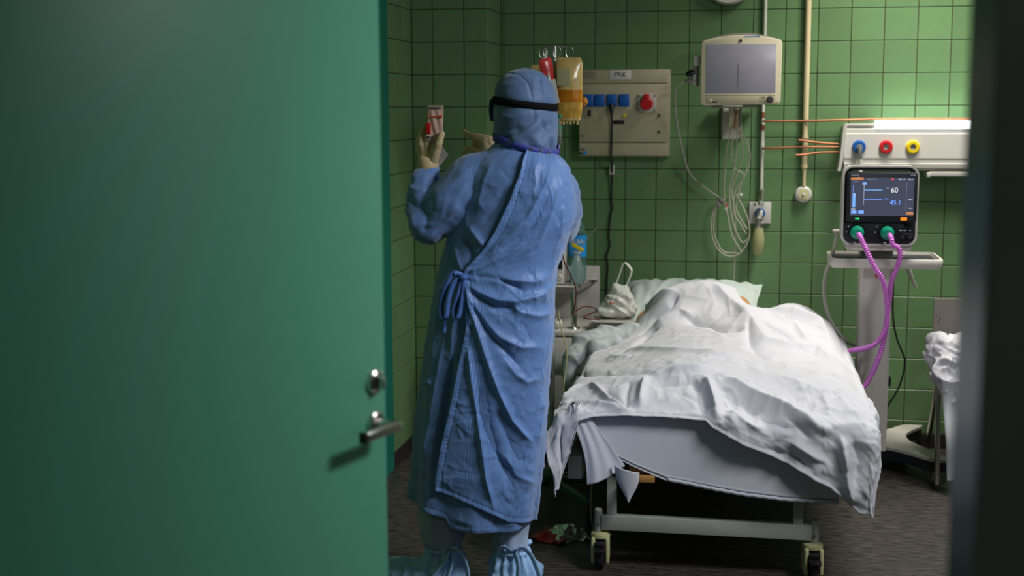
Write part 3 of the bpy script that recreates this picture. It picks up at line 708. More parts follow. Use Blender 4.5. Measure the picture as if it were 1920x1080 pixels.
for x, nm, m_ in ((0.519, 'blue_outlet', 'blue'), (0.641, 'red_outlet', 'red'), (0.762, 'yellow_outlet', 'yellow')):
    o = part(G().lathe([(0.012, 0.004), (0.014, 0.018), (0.026, 0.018), (0.031, 0.010), (0.032, 0.0)], (x, -0.1225, 1.4625), 'Y', 32), nm, M[m_], rl)
    part(G().lathe([(0.0, 0.006), (0.007, 0.006), (0.0075, 0.014), (0.012, 0.015), (0.014, 0.012), (0.0145, 0.0)], (x, -0.1225, 1.4625), 'Y', 20), 'outlet_socket', M['steel'], o)
hs = thing('air_hose', 'white air hose plugged into the blue outlet and looping down beside the ventilator', 'hose', (0.5, -0.15, 1.0))
part(G().lathe([(0.0, 0.035), (0.011, 0.035), (0.014, 0.026), (0.014, 0.0)], (0.519, -0.136, 1.4625), 'Y', 18).tube([(0.519, -0.165, 1.462), (0.520, -0.168, 1.44), (0.523, -0.165, 1.41)], 0.0095, 14), 'probe', M['steel'], hs)
part(G().tube([(0.523, -0.165, 1.415), (0.526, -0.165, 1.35), (0.528, -0.19, 1.25), (0.535, -0.24, 1.1)], 0.0085, 12), 'upper_hose', M['white'], hs)

# ------------------------------------------------------------------ ventilator on its trolley
vt = thing('ventilator', 'ventilator with lit screen reading 60 and 45.1 on a white trolley column', 'ventilator', (0.575, -0.5, 0))
def rrect(x0, x1, z0, z1, r, n=6):
    o = []
    for cx, cz, a0 in ((x1 - r, z0 + r, -PI / 2), (x1 - r, z1 - r, 0), (x0 + r, z1 - r, PI / 2), (x0 + r, z0 + r, PI)):
        for k in range(n + 1):
            a = a0 + PI / 2 * k / n; o.append((cx + r * math.cos(a), cz + r * math.sin(a)))
    return o
def frame(g, outer, inner, y0, y1):
    """a flat ring between two outlines with equal point counts"""
    n = len(outer); v = []
    for o, y in ((outer, y0), (inner, y0), (inner, y1), (outer, y1)): v += [(p[0], y, p[1]) for p in o]
    f = []
    for k in range(n):
        k2 = (k + 1) % n
        for r in range(4): f.append((r * n + k, r * n + k2, ((r + 1) % 4) * n + k2, ((r + 1) % 4) * n + k))
    return g.add(v, f)
FY = -0.735
part(frame(G(), rrect(0.405, 0.720, 1.060, 1.402, 0.042), rrect(0.414, 0.711, 1.069, 1.393, 0.036), FY, FY + 0.05), 'white_rim', M['ventwhite'], vt)
part(frame(G(), rrect(0.4145, 0.7105, 1.0695, 1.3925, 0.036), rrect(0.430, 0.695, 1.100, 1.381, 0.028), FY + 0.006, FY + 0.05), 'carry_handle', M['black'], vt)
part(G().prism(rrect(0.412, 0.713, 1.066, 1.365, 0.03), FY + 0.02, FY + 0.21, bev=0.01), 'rear_case', M['ventwhite'], vt)
part(G().prism(rrect(0.416, 0.709, 1.0705, 1.170, 0.028), FY - 0.002, FY + 0.03, bev=0.004), 'lower_panel', M['ventgrey'], vt)
sp = part(G().prism(rrect(0.424, 0.712, 1.163, 1.374, 0.012), FY - 0.022, FY + 0.03, bev=0.004), 'display_housing', M['ventgrey'], vt)
ys = FY - 0.0225
scr = part(G().box2((0.438, ys - 0.0006, 1.190), (0.698, ys + 0.002, 1.352)), 'screen', M['scr_bg'], vt)
def on(g, nm, m_): return part(g, nm, M[m_], scr, sharp=0)
def bar(x0, x1, z0, z1, g=None): return (g or G()).box2((x0, ys - 0.0012, z0), (x1, ys - 0.0006, z1))
on(text(G(), '60', 0.030, (0.618, ys - 0.0008, 1.298), depth=0.0003), 'reading', 'scr_white')
on(text(G(), '45.1', 0.027, (0.624, ys - 0.0008, 1.246), depth=0.0003), 'reading', 'scr_blue')
on(bar(0.495, 0.569, 1.297, 1.3005), 'limit_line', 'scr_lblue')
on(bar(0.495, 0.569, 1.258, 1.2605), 'limit_line', 'scr_blue')
on(bar(0.492, 0.4945, 1.236, 1.325), 'scale_line', 'scr_grey')
on(bar(0.486, 0.503, 1.321, 1.331), 'scale_flag', 'scr_lblue')
on(bar(0.447, 0.459, 1.226, 1.284), 'pressure_bar', 'scr_lblue')
on(bar(0.448, 0.4495, 1.286, 1.318), 'pressure_outline', 'scr_blue')
on(bar(0.438, 0.490, 1.342, 1.352), 'alarm_strip', 'scr_orange')
on(bar(0.668, 0.698, 1.196, 1.206), 'menu_strip', 'scr_orange')
on(text(G(), 'Vt', 0.013, (0.590, ys - 0.0008, 1.307), depth=0.0003), 'caption', 'scr_grey')
on(text(G(), 'MVe', 0.009, (0.588, ys - 0.0008, 1.261), depth=0.0003), 'caption', 'scr_blue')
on(text(G(), 'cmH2O', 0.007, (0.458, ys - 0.0008, 1.335), depth=0.0003), 'caption', 'scr_grey')
on(text(G(), 'Adult  VCV', 0.008, (0.525, ys - 0.0008, 1.344), depth=0.0003), 'caption', 'scr_grey')
on(text(G(), 'Alarm', 0.008, (0.682, ys - 0.0008, 1.344), depth=0.0003), 'caption', 'scr_white')
on(text(G(), 'Menu', 0.008, (0.684, ys - 0.0008, 1.260), depth=0.0003), 'caption', 'scr_white')
on(text(G(), 'Trend', 0.007, (0.684, ys - 0.0008, 1.223), depth=0.0003), 'caption', 'scr_white')
on(bar(0.6665, 0.6672, 1.21, 1.33), 'divider_line', 'scr_grey')
on(text(G(), 'PEEP', 0.008, (0.451, ys - 0.0008, 1.217), depth=0.0003), 'caption', 'scr_white')
on(bar(0.443, 0.465, 1.199, 1.212), 'blue_key', 'scr_blue'); on(bar(0.473, 0.495, 1.199, 1.212), 'blue_key', 'scr_blue')
on(bar(0.605, 0.613, 1.341, 1.349), 'alarm_mark', 'led_red')
on(bar(0.632, 0.646, 1.341, 1.347), 'status_mark', 'scr_grey'); on(bar(0.652, 0.660, 1.341, 1.347), 'status_mark', 'scr_grey')
part(text(G(), 'mindray', 0.0095, (0.455, ys - 0.0004, 1.362), depth=0.0003), 'maker_lettering', M['scr_grey'], sp, sharp=0)
part(text(G(), 'SV300', 0.008, (0.692, ys - 0.0004, 1.362), depth=0.0003), 'model_lettering', M['scr_grey'], sp, sharp=0)
part(G().box((0.660, ys - 0.001, 1.1775), (0.027, 0.006, 0.013), 0.0025), 'orange_button', M['led_orange'], sp)
for x in (0.464, 0.474): part(disc((x, ys, 1.1765), 0.0035), 'green_light', M['led_green'], sp)
part(G().box((0.447, ys, 1.1765), (0.014, 0.002, 0.008), 0.0008), 'dark_key', M['black'], sp)
part(G().lathe([(0.0, 0.016), (0.010, 0.016), (0.0115, 0.012), (0.0125, 0.0)], (0.688, ys - 0.002, 1.168), 'Y', 24).lathe([(0.0, 0.004), (0.019, 0.004), (0.021, 0.0)], (0.688, ys + 0.001, 1.168), 'Y', 24), 'turn_knob', M['black'], sp)
yp = FY - 0.002
for nm, x in (('left_port', 0.471), ('right_port', 0.595)):
    p_ = part(G().lathe([(0.026, 0.006), (0.031, 0.010), (0.034, 0.006), (0.035, 0.0)], (x, yp, 1.118), 'Y', 32), 'port_ring', M['black'], vt)
    part(G().lathe([(0.010, 0.036), (0.016, 0.036), (0.018, 0.030), (0.026, 0.026), (0.029, 0.020), (0.029, 0.0)], (x, yp - 0.004, 1.118), 'Y', 32), 'teal_connector', M['teal'], p_)
nb = part(G().prism(rrect(0.645, 0.705, 1.086, 1.116, 0.013), yp - 0.006, yp + 0.004, bev=0.002), 'nebuliser_panel', M['black'], vt)
for x in (0.659, 0.690): part(G().lathe([(0, 0.004), (0.005, 0.006), (0.009, 0.006), (0.010, 0.0)], (x, yp - 0.006, 1.101), 'Y', 18), 'gas_nipple', M['darkgrey'], nb)
t = G()
for x, z_, w_ in ((0.652, 1.127, 0.012), (0.668, 1.127, 0.010), (0.690, 1.127, 0.006), (0.428, 1.118, 0.004), (0.436, 1.142, 0.005), (0.462, 1.074, 0.008), (0.552, 1.142, 0.005), (0.546, 1.118, 0.006), (0.588, 1.074, 0.010)):
    t.box((x, yp - 0.0003, z_), (w_, 0.001, 0.003))
tag(part(t, 'printed_symbols', M['scr_grey'], vt), kind='stuff')
part(G().box2((0.43, FY + 0.02, 1.036), (0.70, FY + 0.20, 1.066), 0.006), 'mount_plate', M['ventwhite'], vt)
# column, tray, base
part(G().prism([(0.503, -0.60), (0.515, -0.612), (0.627, -0.612), (0.638, -0.60), (0.638, -0.47), (0.503, -0.47)], 0.13, 1.04, plane='XY'), 'column', M['ventwhite'], vt)
part(G().box2((0.6385, -0.59, 0.42), (0.650, -0.55, 0.46), 0.003), 'column_clip', M['black'], vt)
part(G().lathe([(0, 0.003), (0.009, 0.003), (0.010, 0)], (0.573, -0.6125, 0.918), 'Y', 16), 'red_badge', M['orange'], vt)
tz0, tz1 = 0.958, 1.0
def rr3(x0, x1, y0, y1, r, z_): return [(p[0], p[1], z_) for p in rrect(x0, x1, y0, y1, r)]
part(G().loft([rr3(0.375, 0.830, -0.70, -0.40, 0.03, tz0), rr3(0.368, 0.837, -0.705, -0.395, 0.035, tz0 + 0.008), rr3(0.366, 0.839, -0.707, -0.393, 0.035, tz1 - 0.004), rr3(0.369, 0.836, -0.704, -0.396, 0.033, tz1), rr3(0.376, 0.829, -0.697, -0.403, 0.03, tz1), rr3(0.378, 0.827, -0.695, -0.405, 0.03, tz1 - 0.02)]), 'tray', M['ventwhite'], vt, sharp=50)
part(G().box2((0.385, -0.685, tz1 - 0.021), (0.82, -0.41, tz1 - 0.010), 0.004), 'tray_mat', M['ventgrey'], vt)
bo = [(0.45, -0.50), (0.36, -0.20), (0.30, -0.02), (0.36, -0.02), (0.46, -0.14), (0.57, -0.17), (0.68, -0.15), (0.775, -0.035), (0.855, -0.03), (0.86, -0.05), (0.775, -0.20), (0.765, -0.32), (0.80, -0.42), (0.90, -0.62), (0.895, -0.66), (0.83, -0.665), (0.70, -0.52), (0.58, -0.46), (0.46, -0.52), (0.33, -0.66), (0.26, -0.66), (0.26, -0.63), (0.37, -0.43), (0.38, -0.32)]
bo = bo[1:]
bo_s = [(p.x, p.y) for p in spline([(x, y, 0) for x, y in bo + bo[:1]], 3)][:-1]
part(G().prism(bo_s, 0.105, 0.118, plane='XY'), 'base_top', M['ventwhite'], vt)
part(G().prism([(0.575 + (x - 0.575) * 0.985, -0.34 + (y + 0.34) * 0.985) for x, y in bo_s], 0.060, 0.1055, plane='XY'), 'base_skirt', M['ventgrey'], vt)
for x, y in ((0.845, -0.62), (0.31, -0.62), (0.82, -0.06), (0.34, -0.06)):
    w = part(G().lathe([(0.0, -0.012), (0.022, -0.012), (0.033, -0.010), (0.036, 0.0), (0.033, 0.010), (0.022, 0.012), (0.0, 0.012)], (x, y, 0.0362), 'X', 24), 'caster_wheel', M['offwhite'], vt)
    part(G().lathe([(0.0, -0.016), (0.012, -0.016), (0.012, 0.016), (0.0, 0.016)], (x, y, 0.036), 'X', 14).box((x, y, 0.058), (0.02, 0.03, 0.03), 0.004), 'caster_hub', M['grey'], w)

def ribbed(pts, r=0.0105, pitch=0.0105, seg=14):
    P = spline(pts, 24); L = [0.0]
    for a, b in zip(P, P[1:]): L.append(L[-1] + (b - a).length)
    n = int(L[-1] / (pitch / 6)); s_ = np.linspace(0, L[-1], n)
    X = [np.interp(s_, L, [p[k] for p in P]) for k in range(3)]
    rad = [r * (1 + 0.13 * math.sin(2 * PI * q / pitch)) for q in s_]
    g = G(); Q = [(X[0][k], X[1][k], X[2][k]) for k in range(n)]
    pp = g.tube(Q, 0.01, seg, smooth=0)
    # radii set after the frame is known: rebuild rings about their centres
    for i in range(n):
        c_ = Vector(Q[i])
        for k in range(seg):
            v = Vector(g.v[i * seg + k]) - c_; g.v[i * seg + k] = (c_ + v.normalized() * rad[i])[:]
    return g
h1 = thing('breathing_hose', 'purple ribbed breathing hose from the left ventilator port curving to the bed', 'hose', (0.471, -0.78, 1.1))
part(ribbed([(0.474, -0.792, 1.112), (0.482, -0.815, 1.10), (0.507, -0.835, 1.045), (0.540, -0.84, 0.978), (0.574, -0.83, 0.925), (0.596, -0.81, 0.842), (0.602, -0.80, 0.751), (0.588, -0.80, 0.690), (0.560, -0.80, 0.650), (0.535, -0.80, 0.633)]), 'ribbed_hose', M['hose'], h1, sharp=0)
part(G().tube([(0.540, -0.80, 0.636), (0.515, -0.80, 0.626), (0.489, -0.80, 0.620), (0.468, -0.80, 0.616)], 0.0125, 16), 'hose_cuff', M['hosecuff'], h1)
part(ribbed([(0.472, -0.80, 0.617), (0.44, -0.80, 0.612), (0.40, -0.80, 0.609), (0.33, -0.78, 0.66), (0.22, -0.72, 0.72)]), 'bed_end_hose', M['hose'], h1, sharp=0)
h2 = thing('breathing_hose', 'purple ribbed breathing hose from the right ventilator port dropping behind the blanket', 'hose', (0.595, -0.78, 1.1))
part(ribbed([(0.600, -0.792, 1.112), (0.606, -0.812, 1.10), (0.613, -0.82, 1.075), (0.636, -0.82, 1.060), (0.643, -0.82, 1.025), (0.632, -0.82, 0.975), (0.612, -0.815, 0.91), (0.606, -0.79, 0.80), (0.600, -0.76, 0.69), (0.586, -0.76, 0.61), (0.568, -0.77, 0.56)]), 'ribbed_hose', M['hose'], h2, sharp=0)
part(G().tube([(0.572, -0.77, 0.573), (0.558, -0.775, 0.535), (0.545, -0.78, 0.505)], 0.0125, 16), 'hose_cuff', M['hosecuff'], h2)
part(ribbed([(0.547, -0.78, 0.51), (0.53, -0.79, 0.475), (0.505, -0.80, 0.455), (0.47, -0.80, 0.46)]), 'bed_end_hose', M['hose'], h2, sharp=0)
wh = thing('white_tube', 'white support tube bowed in a loop at the left of the ventilator column', 'tube', (0.4, -0.45, 0.7))
part(G().tube([(0.410, -0.45, 1.09), (0.404, -0.45, 1.06), (0.389, -0.45, 0.982), (0.362, -0.43, 0.885), (0.366, -0.43, 0.763), (0.402, -0.44, 0.666), (0.465, -0.45, 0.594), (0.503, -0.46, 0.578)], 0.0085, 12), 'tube_bow', M['white'], wh)
part(G().box((0.408, -0.45, 1.094), (0.04, 0.022, 0.018), 0.005), 'tube_hook', M['ventwhite'], wh)
w2 = thing('hanging_probe', 'two short white tubes hanging behind the right end of the ventilator tray', 'tube', (0.75, -0.36, 0.9))
part(G().tube([(0.703, -0.37, 1.04), (0.720, -0.37, 0.965), (0.740, -0.37, 0.91), (0.763, -0.37, 0.845)], 0.0075, 10), 'tube_length', M['white'], w2)
part(G().tube([(0.712, -0.36, 0.96), (0.735, -0.36, 0.90), (0.770, -0.36, 0.835)], 0.0065, 10), 'tube_length', M['white'], w2)
bc = thing('mains_cable', 'thin black cable hanging behind the ventilator column to its base', 'cable', (0.68, -0.4, 0.3))
part(G().tube([(0.663, -0.43, 0.96), (0.664, -0.42, 0.83), (0.668, -0.42, 0.705), (0.690, -0.42, 0.60), (0.725, -0.42, 0.513), (0.717, -0.42, 0.425), (0.690, -0.42, 0.35), (0.655, -0.45, 0.30), (0.642, -0.46, 0.25)], 0.004, 8), 'cable_run', M['blackrub'], bc)

# ------------------------------------------------------------------ chair with bedding at the right
ch = thing('steel_chair', 'chrome tube chair heaped with white bedding beside the ventilator', 'chair', (1.02, -0.51, 0))
for x, y, tx, ty in ((0.842, -0.735, 0.836, -0.70), (0.852, -0.29, 0.836, -0.66), (1.20, -0.735, 1.20, -0.70), (1.20, -0.29, 1.20, -0.66)):
    l = part(G().tube([(x, y, 0.012), (tx, ty, 0.468), ], 0.0115, 12, smooth=0), 'leg', M['chrome'], ch)
    part(G().lathe([(0.0, 0.0), (0.017, 0.0), (0.018, 0.008), (0.013, 0.026), (0.0, 0.026)], (x, y, 0.0), 'Z', 14), 'leg_foot', M['blackrub'], l)
part(G().tube([(0.836, -0.69, 0.468), (0.836, -0.30, 0.45)], 0.011, 10, smooth=0).tube([(1.20, -0.69, 0.468), (1.20, -0.30, 0.45)], 0.011, 10, smooth=0).tube([(0.836, -0.68, 0.466), (1.20, -0.68, 0.466)], 0.011, 10, smooth=0), 'seat_rails', M['chrome'], ch)
part(G().box2((0.845, -0.70, 0.47), (1.19, -0.27, 0.502), 0.012, 3), 'seat', M['grey'], ch)
part(G().loft([[(x, -0.27 - 0.05 * 4 * (x - 1.02) ** 2 * 8 + dy, z_) for x, dy in [(0.86, 0), (0.9, 0), (1.0, 0), (1.1, 0), (1.18, 0), (1.18, 0.016), (1.1, 0.016), (1.0, 0.016), (0.9, 0.016), (0.86, 0.016)]] for z_ in (0.56, 0.62, 0.74, 0.775)]), 'backrest', M['grey'], ch)
part(G().tube([(0.868, -0.27, 0.45), (0.872, -0.28, 0.60), (0.880, -0.30, 0.70)], 0.010, 10), 'back_post', M['chrome'], ch)
part(G().tube([(1.17, -0.27, 0.45), (1.17, -0.28, 0.60), (1.17, -0.30, 0.70)], 0.010, 10), 'back_post', M['chrome'], ch)
so = thing('wall_socket', 'cream socket box with a round hole low beside the chair', 'socket', (0.92, -0.1, 0.3))
part(G().box2((0.86, -0.60, 0.375), (0.97, -0.54, 0.462), 0.006), 'socket_body', M['cream'], so)
part(G().lathe([(0.012, 0.002), (0.018, 0.006), (0.02, 0.0)], (0.893, -0.60, 0.415), 'Y', 24), 'socket_ring', M['beige2'], so)
part(disc((0.893, -0.6, 0.415), 0.0115, 0.001), 'socket_hole', M['darkgrey'], so)

def crumple(verts, amp, scale, seed=0.0):
    """push a closed soft shape in and out along its radius: pillowy folds and creases"""
    v = np.array(verts); c_ = v.mean(0); d = v - c_; r_ = np.linalg.norm(d, axis=1)[:, None]
    a = ridged(v * scale, seed) * 0.7 + ridged(v * scale * 2.3, seed + 5) * 0.3 - 0.45
    return v + d / r_ * (a * amp)[:, None]
g = G()
for x, y, z_, sx, sy, sz in ((0.86, -0.62, 0.575, 0.075, 0.10, 0.075), (0.96, -0.58, 0.58, 0.12, 0.14, 0.08), (1.08, -0.52, 0.57, 0.12, 0.16, 0.07), (0.855, -0.71, 0.52, 0.055, 0.05, 0.07), (0.885, -0.735, 0.45, 0.05, 0.035, 0.09), (0.845, -0.60, 0.635, 0.05, 0.08, 0.03)):
    g.sphere((x, y, z_), 1, 20, (sx, sy, sz))
co, nr, fs = remesh(g, 0.007, 4)
co = co + nr * ((ridged(co * 11, 2.0) - 0.5) * 0.022 + (ridged(co * 26, 7.0) - 0.5) * 0.010)[:, None]
tag(arr('crumpled_bedding', co, fs, M['sheet'], None), 'crumpled white bedding heaped on the chrome chair', 'bedding')
rows_ = []
nx, nz = 40, 50
for j in range(nz + 1):
    v_ = j / nz; row = []
    for i in range(nx + 1):
        u = i / nx; x = 0.838 + 0.035 * v_ * (1 - u) + 0.34 * u
        z_ = 0.50 - 0.44 * v_ - 0.01 * math.sin(u * 9)
        y = -0.775 - 0.02 * v_ - 0.018 * math.sin(u * 22 + 1.5 * v_) * (0.3 + v_) + 0.012 * math.sin(v_ * 8)
        row.append((x, y, z_))
    rows_.append(row)
G_s = G(); back = [[(x, y + 0.003, z_) for x, y, z_ in r] for r in rows_]
G_s.loft([r + b[::-1] for r, b in zip(rows_, back)])
tag(G_s.build('hanging_drape', M['sheet2'], None, 0), 'pale sheet hanging to the floor over the front of the chrome chair', 'sheet')

# ------------------------------------------------------------------ bedside cabinet and what stands on it
cb = thing('bedside_cabinet', 'white bedside cabinet with raised shelf on a chrome post left of the pillow', 'cabinet', (-0.93, -0.3, 0))
part(G().box2((-1.14, -0.53, 0.08), (-0.692, -0.10, 0.592), 0.004), 'cabinet_body', M['offwhite'], cb)
part(G().box2((-1.15, -0.54, 0.598), (-0.688, -0.09, 0.62), 0.004), 'cabinet_top', M['offwhite'], cb)
for z0, z1 in ((0.085, 0.415), (0.422, 0.586)):
    d = part(G().box2((-1.136, -0.545, z0), (-0.696, -0.53, z1), 0.003), 'drawer', M['offwhite'], cb)
    part(G().box2((-0.99, -0.562, z1 - 0.05), (-0.86, -0.543, z1 - 0.038), 0.004), 'drawer_handle', M['steel'], d)
part(G().box2((-1.14, -0.115, 0.62), (-0.700, -0.10, 0.878), 0.003), 'back_panel', M['offwhite'], cb)
part(G().prism([(-1.13, -0.52), (-0.775, -0.52), (-0.71, -0.13), (-1.13, -0.13)], 0.803, 0.824, plane='XY', bev=0.003), 'raised_shelf', M['offwhite'], cb)
part(G().prism([(-1.13, -0.524), (-0.774, -0.524), (-0.708, -0.13), (-0.712, -0.13), (-0.777, -0.5205), (-1.13, -0.5205)], 0.800, 0.826, plane='XY'), 'shelf_edging', M['grey'], cb)
part(G().box2((-0.76, -0.25, 0.826), (-0.70, -0.12, 0.832), 0.002), 'shelf_lip', M['offwhite'], cb)
po = part(G().cyl((-0.785, -0.44, 0.62), (-0.785, -0.44, 0.803), 0.014, seg=20), 'chrome_post', M['chrome'], cb)
part(G().lathe([(0, 0), (0.032, 0), (0.030, 0.006), (0.016, 0.010), (0, 0.010)], (-0.785, -0.44, 0.62), 'Z', 24), 'post_flange', M['chrome'], po)
for x, y in ((-1.1, -0.48), (-0.73, -0.48), (-1.1, -0.14), (-0.73, -0.14)):
    part(G().lathe([(0.0, -0.012), (0.034, -0.012), (0.039, 0.0), (0.034, 0.012), (0.0, 0.012)], (x, y, 0.0392), 'X', 20).box((x, y, 0.065), (0.03, 0.03, 0.03)), 'cabinet_caster', M['blackrub'], cb)

wbm = thing('water_bottle', 'large clear water bottle with blue cap and bright blue label on the raised shelf', 'bottle', (-0.783, -0.35, 0.824))
c0 = (-0.783, -0.33, 0.8245)
part(G().lathe([(0.0, 0.004), (0.030, 0.0), (0.040, 0.008), (0.0425, 0.03), (0.041, 0.045), (0.043, 0.06), (0.0425, 0.12), (0.040, 0.135), (0.043, 0.15), (0.043, 0.225), (0.036, 0.262), (0.020, 0.302), (0.0135, 0.315), (0.0135, 0.335), (0.0, 0.335)], c0, 'Z', 32), 'bottle_body', M['waterbottle'], wbm)
part(G().lathe([(0.0, 0.001), (0.0155, 0.0), (0.0155, 0.022), (0.0, 0.024)], (c0[0], c0[1], c0[2] + 0.327), 'Z', 20), 'blue_cap', M['bluecap'], wbm)
lbw = part(G().lathe([(0.0437, 0.125), (0.0437, 0.228), (0.0425, 0.228), (0.0425, 0.125)], c0, 'Z', 40), 'blue_label', M['bluelabel'], wbm)
tg = text(G(), 'AKBA', 0.030, (0, 0, 0), depth=0.0003)
tg.v = [(c0[0] + 0.0442 * math.sin(x / 0.044), c0[1] - 0.0442 * math.cos(x / 0.044) + y, c0[2] + 0.198 + z_) for x, y, z_ in tg.v]
part(tg, 'label_lettering', M['label'], lbw, sharp=0)
bt = thing('small_bottle', 'small empty clear bottle with a white ring standing before the large water bottle', 'bottle', (-0.776, -0.42, 0.824))
c1 = (-0.772, -0.43, 0.8245)
part(G().lathe([(0.0, 0.0), (0.026, 0.0), (0.029, 0.006), (0.029, 0.07), (0.027, 0.095), (0.016, 0.135), (0.011, 0.148), (0.011, 0.165), (0.0, 0.165)], c1, 'Z', 28), 'bottle_body', M['clearp'], bt)
part(G().lathe([(0.012, 0.0), (0.019, 0.0), (0.019, 0.005), (0.012, 0.005)], (c1[0], c1[1], c1[2] + 0.15), 'Z', 24), 'white_ring', M['label'], bt)
st = thing('drip_stick', 'thin clear stick with yellow tag slanting out of the small bottle', 'stick', (-0.77, -0.43, 0.97))
part(G().tube([(-0.775, -0.43, 0.972), (-0.735, -0.43, 1.03), (-0.682, -0.43, 1.095)], 0.0032, 8, smooth=0), 'stick_shaft', M['clearp'], st)
tgp = part(G().box((-0.768, -0.436, 1.003), (0.062, 0.003, 0.017), 0.001, rot=(0, 0.5, 0)), 'yellow_tag', M['yellow'], st)

pu = thing('infusion_pump', 'white infusion pump with black display and round knob beside the bottles', 'pump', (-0.86, -0.4, 0.826))
part(G().box2((-0.945, -0.45, 0.827), (-0.829, -0.32, 1.055), 0.012, 3), 'pump_case', M['pump'], pu)
part(G().box2((-0.94, -0.4545, 0.90), (-0.838, -0.447, 1.045), 0.004), 'black_display', M['black'], pu)
part(G().lathe([(0, 0.014), (0.011, 0.014), (0.0145, 0.010), (0.016, 0)], (-0.852, -0.45, 0.862), 'Y', 22), 'pump_knob', M['offwhite'], pu)
part(G().box2((-0.872, -0.4555, 0.945), (-0.849, -0.4535, 0.962)), 'yellow_reading', M['yellow'], pu)

# plastic carrier bag on a shallow tray at the head of the bed
tr = thing('shallow_tray', 'shallow white tray under the carrier bag left of the pillow', 'tray', (-0.6, -0.42, 0.62))
part(G().loft([rr3(-0.665, -0.50, -0.54, -0.30, 0.02, 0.625), rr3(-0.685, -0.48, -0.56, -0.28, 0.025, 0.672), rr3(-0.690, -0.475, -0.565, -0.275, 0.025, 0.674), rr3(-0.690, -0.475, -0.565, -0.275, 0.025, 0.668)]), 'tray_shell', M['offwhite'], tr, sharp=40)
pb = thing('carrier_bag', 'white plastic carrier bag with looped handles standing left of the pillow', 'bag', (-0.58, -0.42, 0.675))
g = G()
for x, y, z_, sx, sy, sz in ((-0.612, -0.42, 0.702, 0.080, 0.06, 0.030), (-0.560, -0.42, 0.704, 0.070, 0.06, 0.032), (-0.585, -0.42, 0.740, 0.062, 0.048, 0.055), (-0.572, -0.42, 0.785, 0.045, 0.034, 0.045)): g.sphere((x, y, z_), 1, 20, (sx, sy, sz))
g.tube([(-0.635, -0.42, 0.71), (-0.603, -0.42, 0.78), (-0.592, -0.42, 0.835)], [0.035, 0.022, 0.008], 10)
g.tube([(-0.525, -0.42, 0.71), (-0.538, -0.42, 0.78), (-0.546, -0.42, 0.825)], [0.040, 0.024, 0.008], 10)
g.tube([(-0.594, -0.42, 0.826), (-0.57, -0.42, 0.812), (-0.545, -0.42, 0.818)], [0.010, 0.014, 0.010], 10)
co, nr, fs = remesh(g, 0.005, 4)
zz_ = (co[:, 2] - 0.68) / 0.16
rad_ = np.stack([co[:, 0] * 40 + 1.5 * (co[:, 2] - 0.7) * 40, co[:, 1] * 40, co[:, 2] * 7], -1)
co = co + nr * ((ridged(rad_ * 0.35, 4.0) - 0.5) * 0.007 + (ridged(co * 24, 1.0) - 0.5) * 0.004)[:, None]
arr('bag_body', co, fs, M['bagwhite'], pb)
part(G().ribbon([(-0.592, -0.42, 0.825), (-0.575, -0.42, 0.87), (-0.560, -0.42, 0.915), (-0.553, -0.42, 0.93), (-0.54, -0.42, 0.928), (-0.520, -0.42, 0.905), (-0.517, -0.42, 0.89), (-0.530, -0.42, 0.85), (-0.545, -0.42, 0.82)], 0.017, 0.003, side=(0.4, 1, 0.2)), 'bag_handle', M['bagwhite'], pb)
part(G().box((-0.607, -0.484, 0.752), (0.012, 0.004, 0.008), 0.001, rot=(0.4, 0.5, 0)).box((-0.596, -0.484, 0.748), (0.010, 0.004, 0.007), 0.001, rot=(0.4, -0.3, 0)), 'red_print', M['orange'], pb)

sw = thing('swab_packet', 'small crumpled white packet with red and green print lying on the cabinet top', 'packet', (-0.87, -0.46, 0.62))
v_ = G().sphere((-0.865, -0.46, 0.645), 0.027, 18, (1.0, 0.9, 0.9)); v_.v = [tuple(p) for p in crumple(v_.v, 0.010, 40)]
part(v_, 'packet_body', M['label'], sw, sharp=0)
part(G().box((-0.878, -0.478, 0.672), (0.02, 0.01, 0.008), 0.002, rot=(0, 0.4, 0)), 'red_corner', M['red'], sw)
part(G().box((-0.85, -0.475, 0.668), (0.022, 0.008, 0.006), 0.002, rot=(0, -0.5, 0)), 'green_corner', M['greenbar'], sw)

# ------------------------------------------------------------------ drip stand with its bags
iv = thing('drip_stand', 'steel drip stand with wire hooks rising behind the gowned person', 'drip stand', (-0.766, -1.2, 0))
part(G().cyl((-0.780, -1.2, 0.14), (-0.766, -1.2, 1.893), 0.0095, seg=16), 'pole', M['steel'], iv)
part(G().cyl((-0.780, -1.2, 0.10), (-0.776, -1.2, 0.95), 0.0135, seg=16), 'outer_tube', M['steel'], iv)
part(G().tube([(-0.82, -1.2, 1.884), (-0.766, -1.2, 1.893), (-0.70, -1.19, 1.884)], 0.003, 8), 'cross_wire', M['steel'], iv)
for dx, a in ((-0.030, 0.25), (-0.048, -0.5), (0.010, 0.05), (0.060, -0.2)):
    r = 0.018
    pts = [(-0.766 + dx + r * math.sin(t_ + a) * 0.8, -1.2 - 0.006 * t_ / 3, 1.868 + r * 1.25 * math.cos(t_ + a)) for t_ in np.linspace(0.2, 5.6, 14)]
    part(G().tube(pts, 0.0028, 7, smooth=2), 'wire_hook', M['steel'], iv)
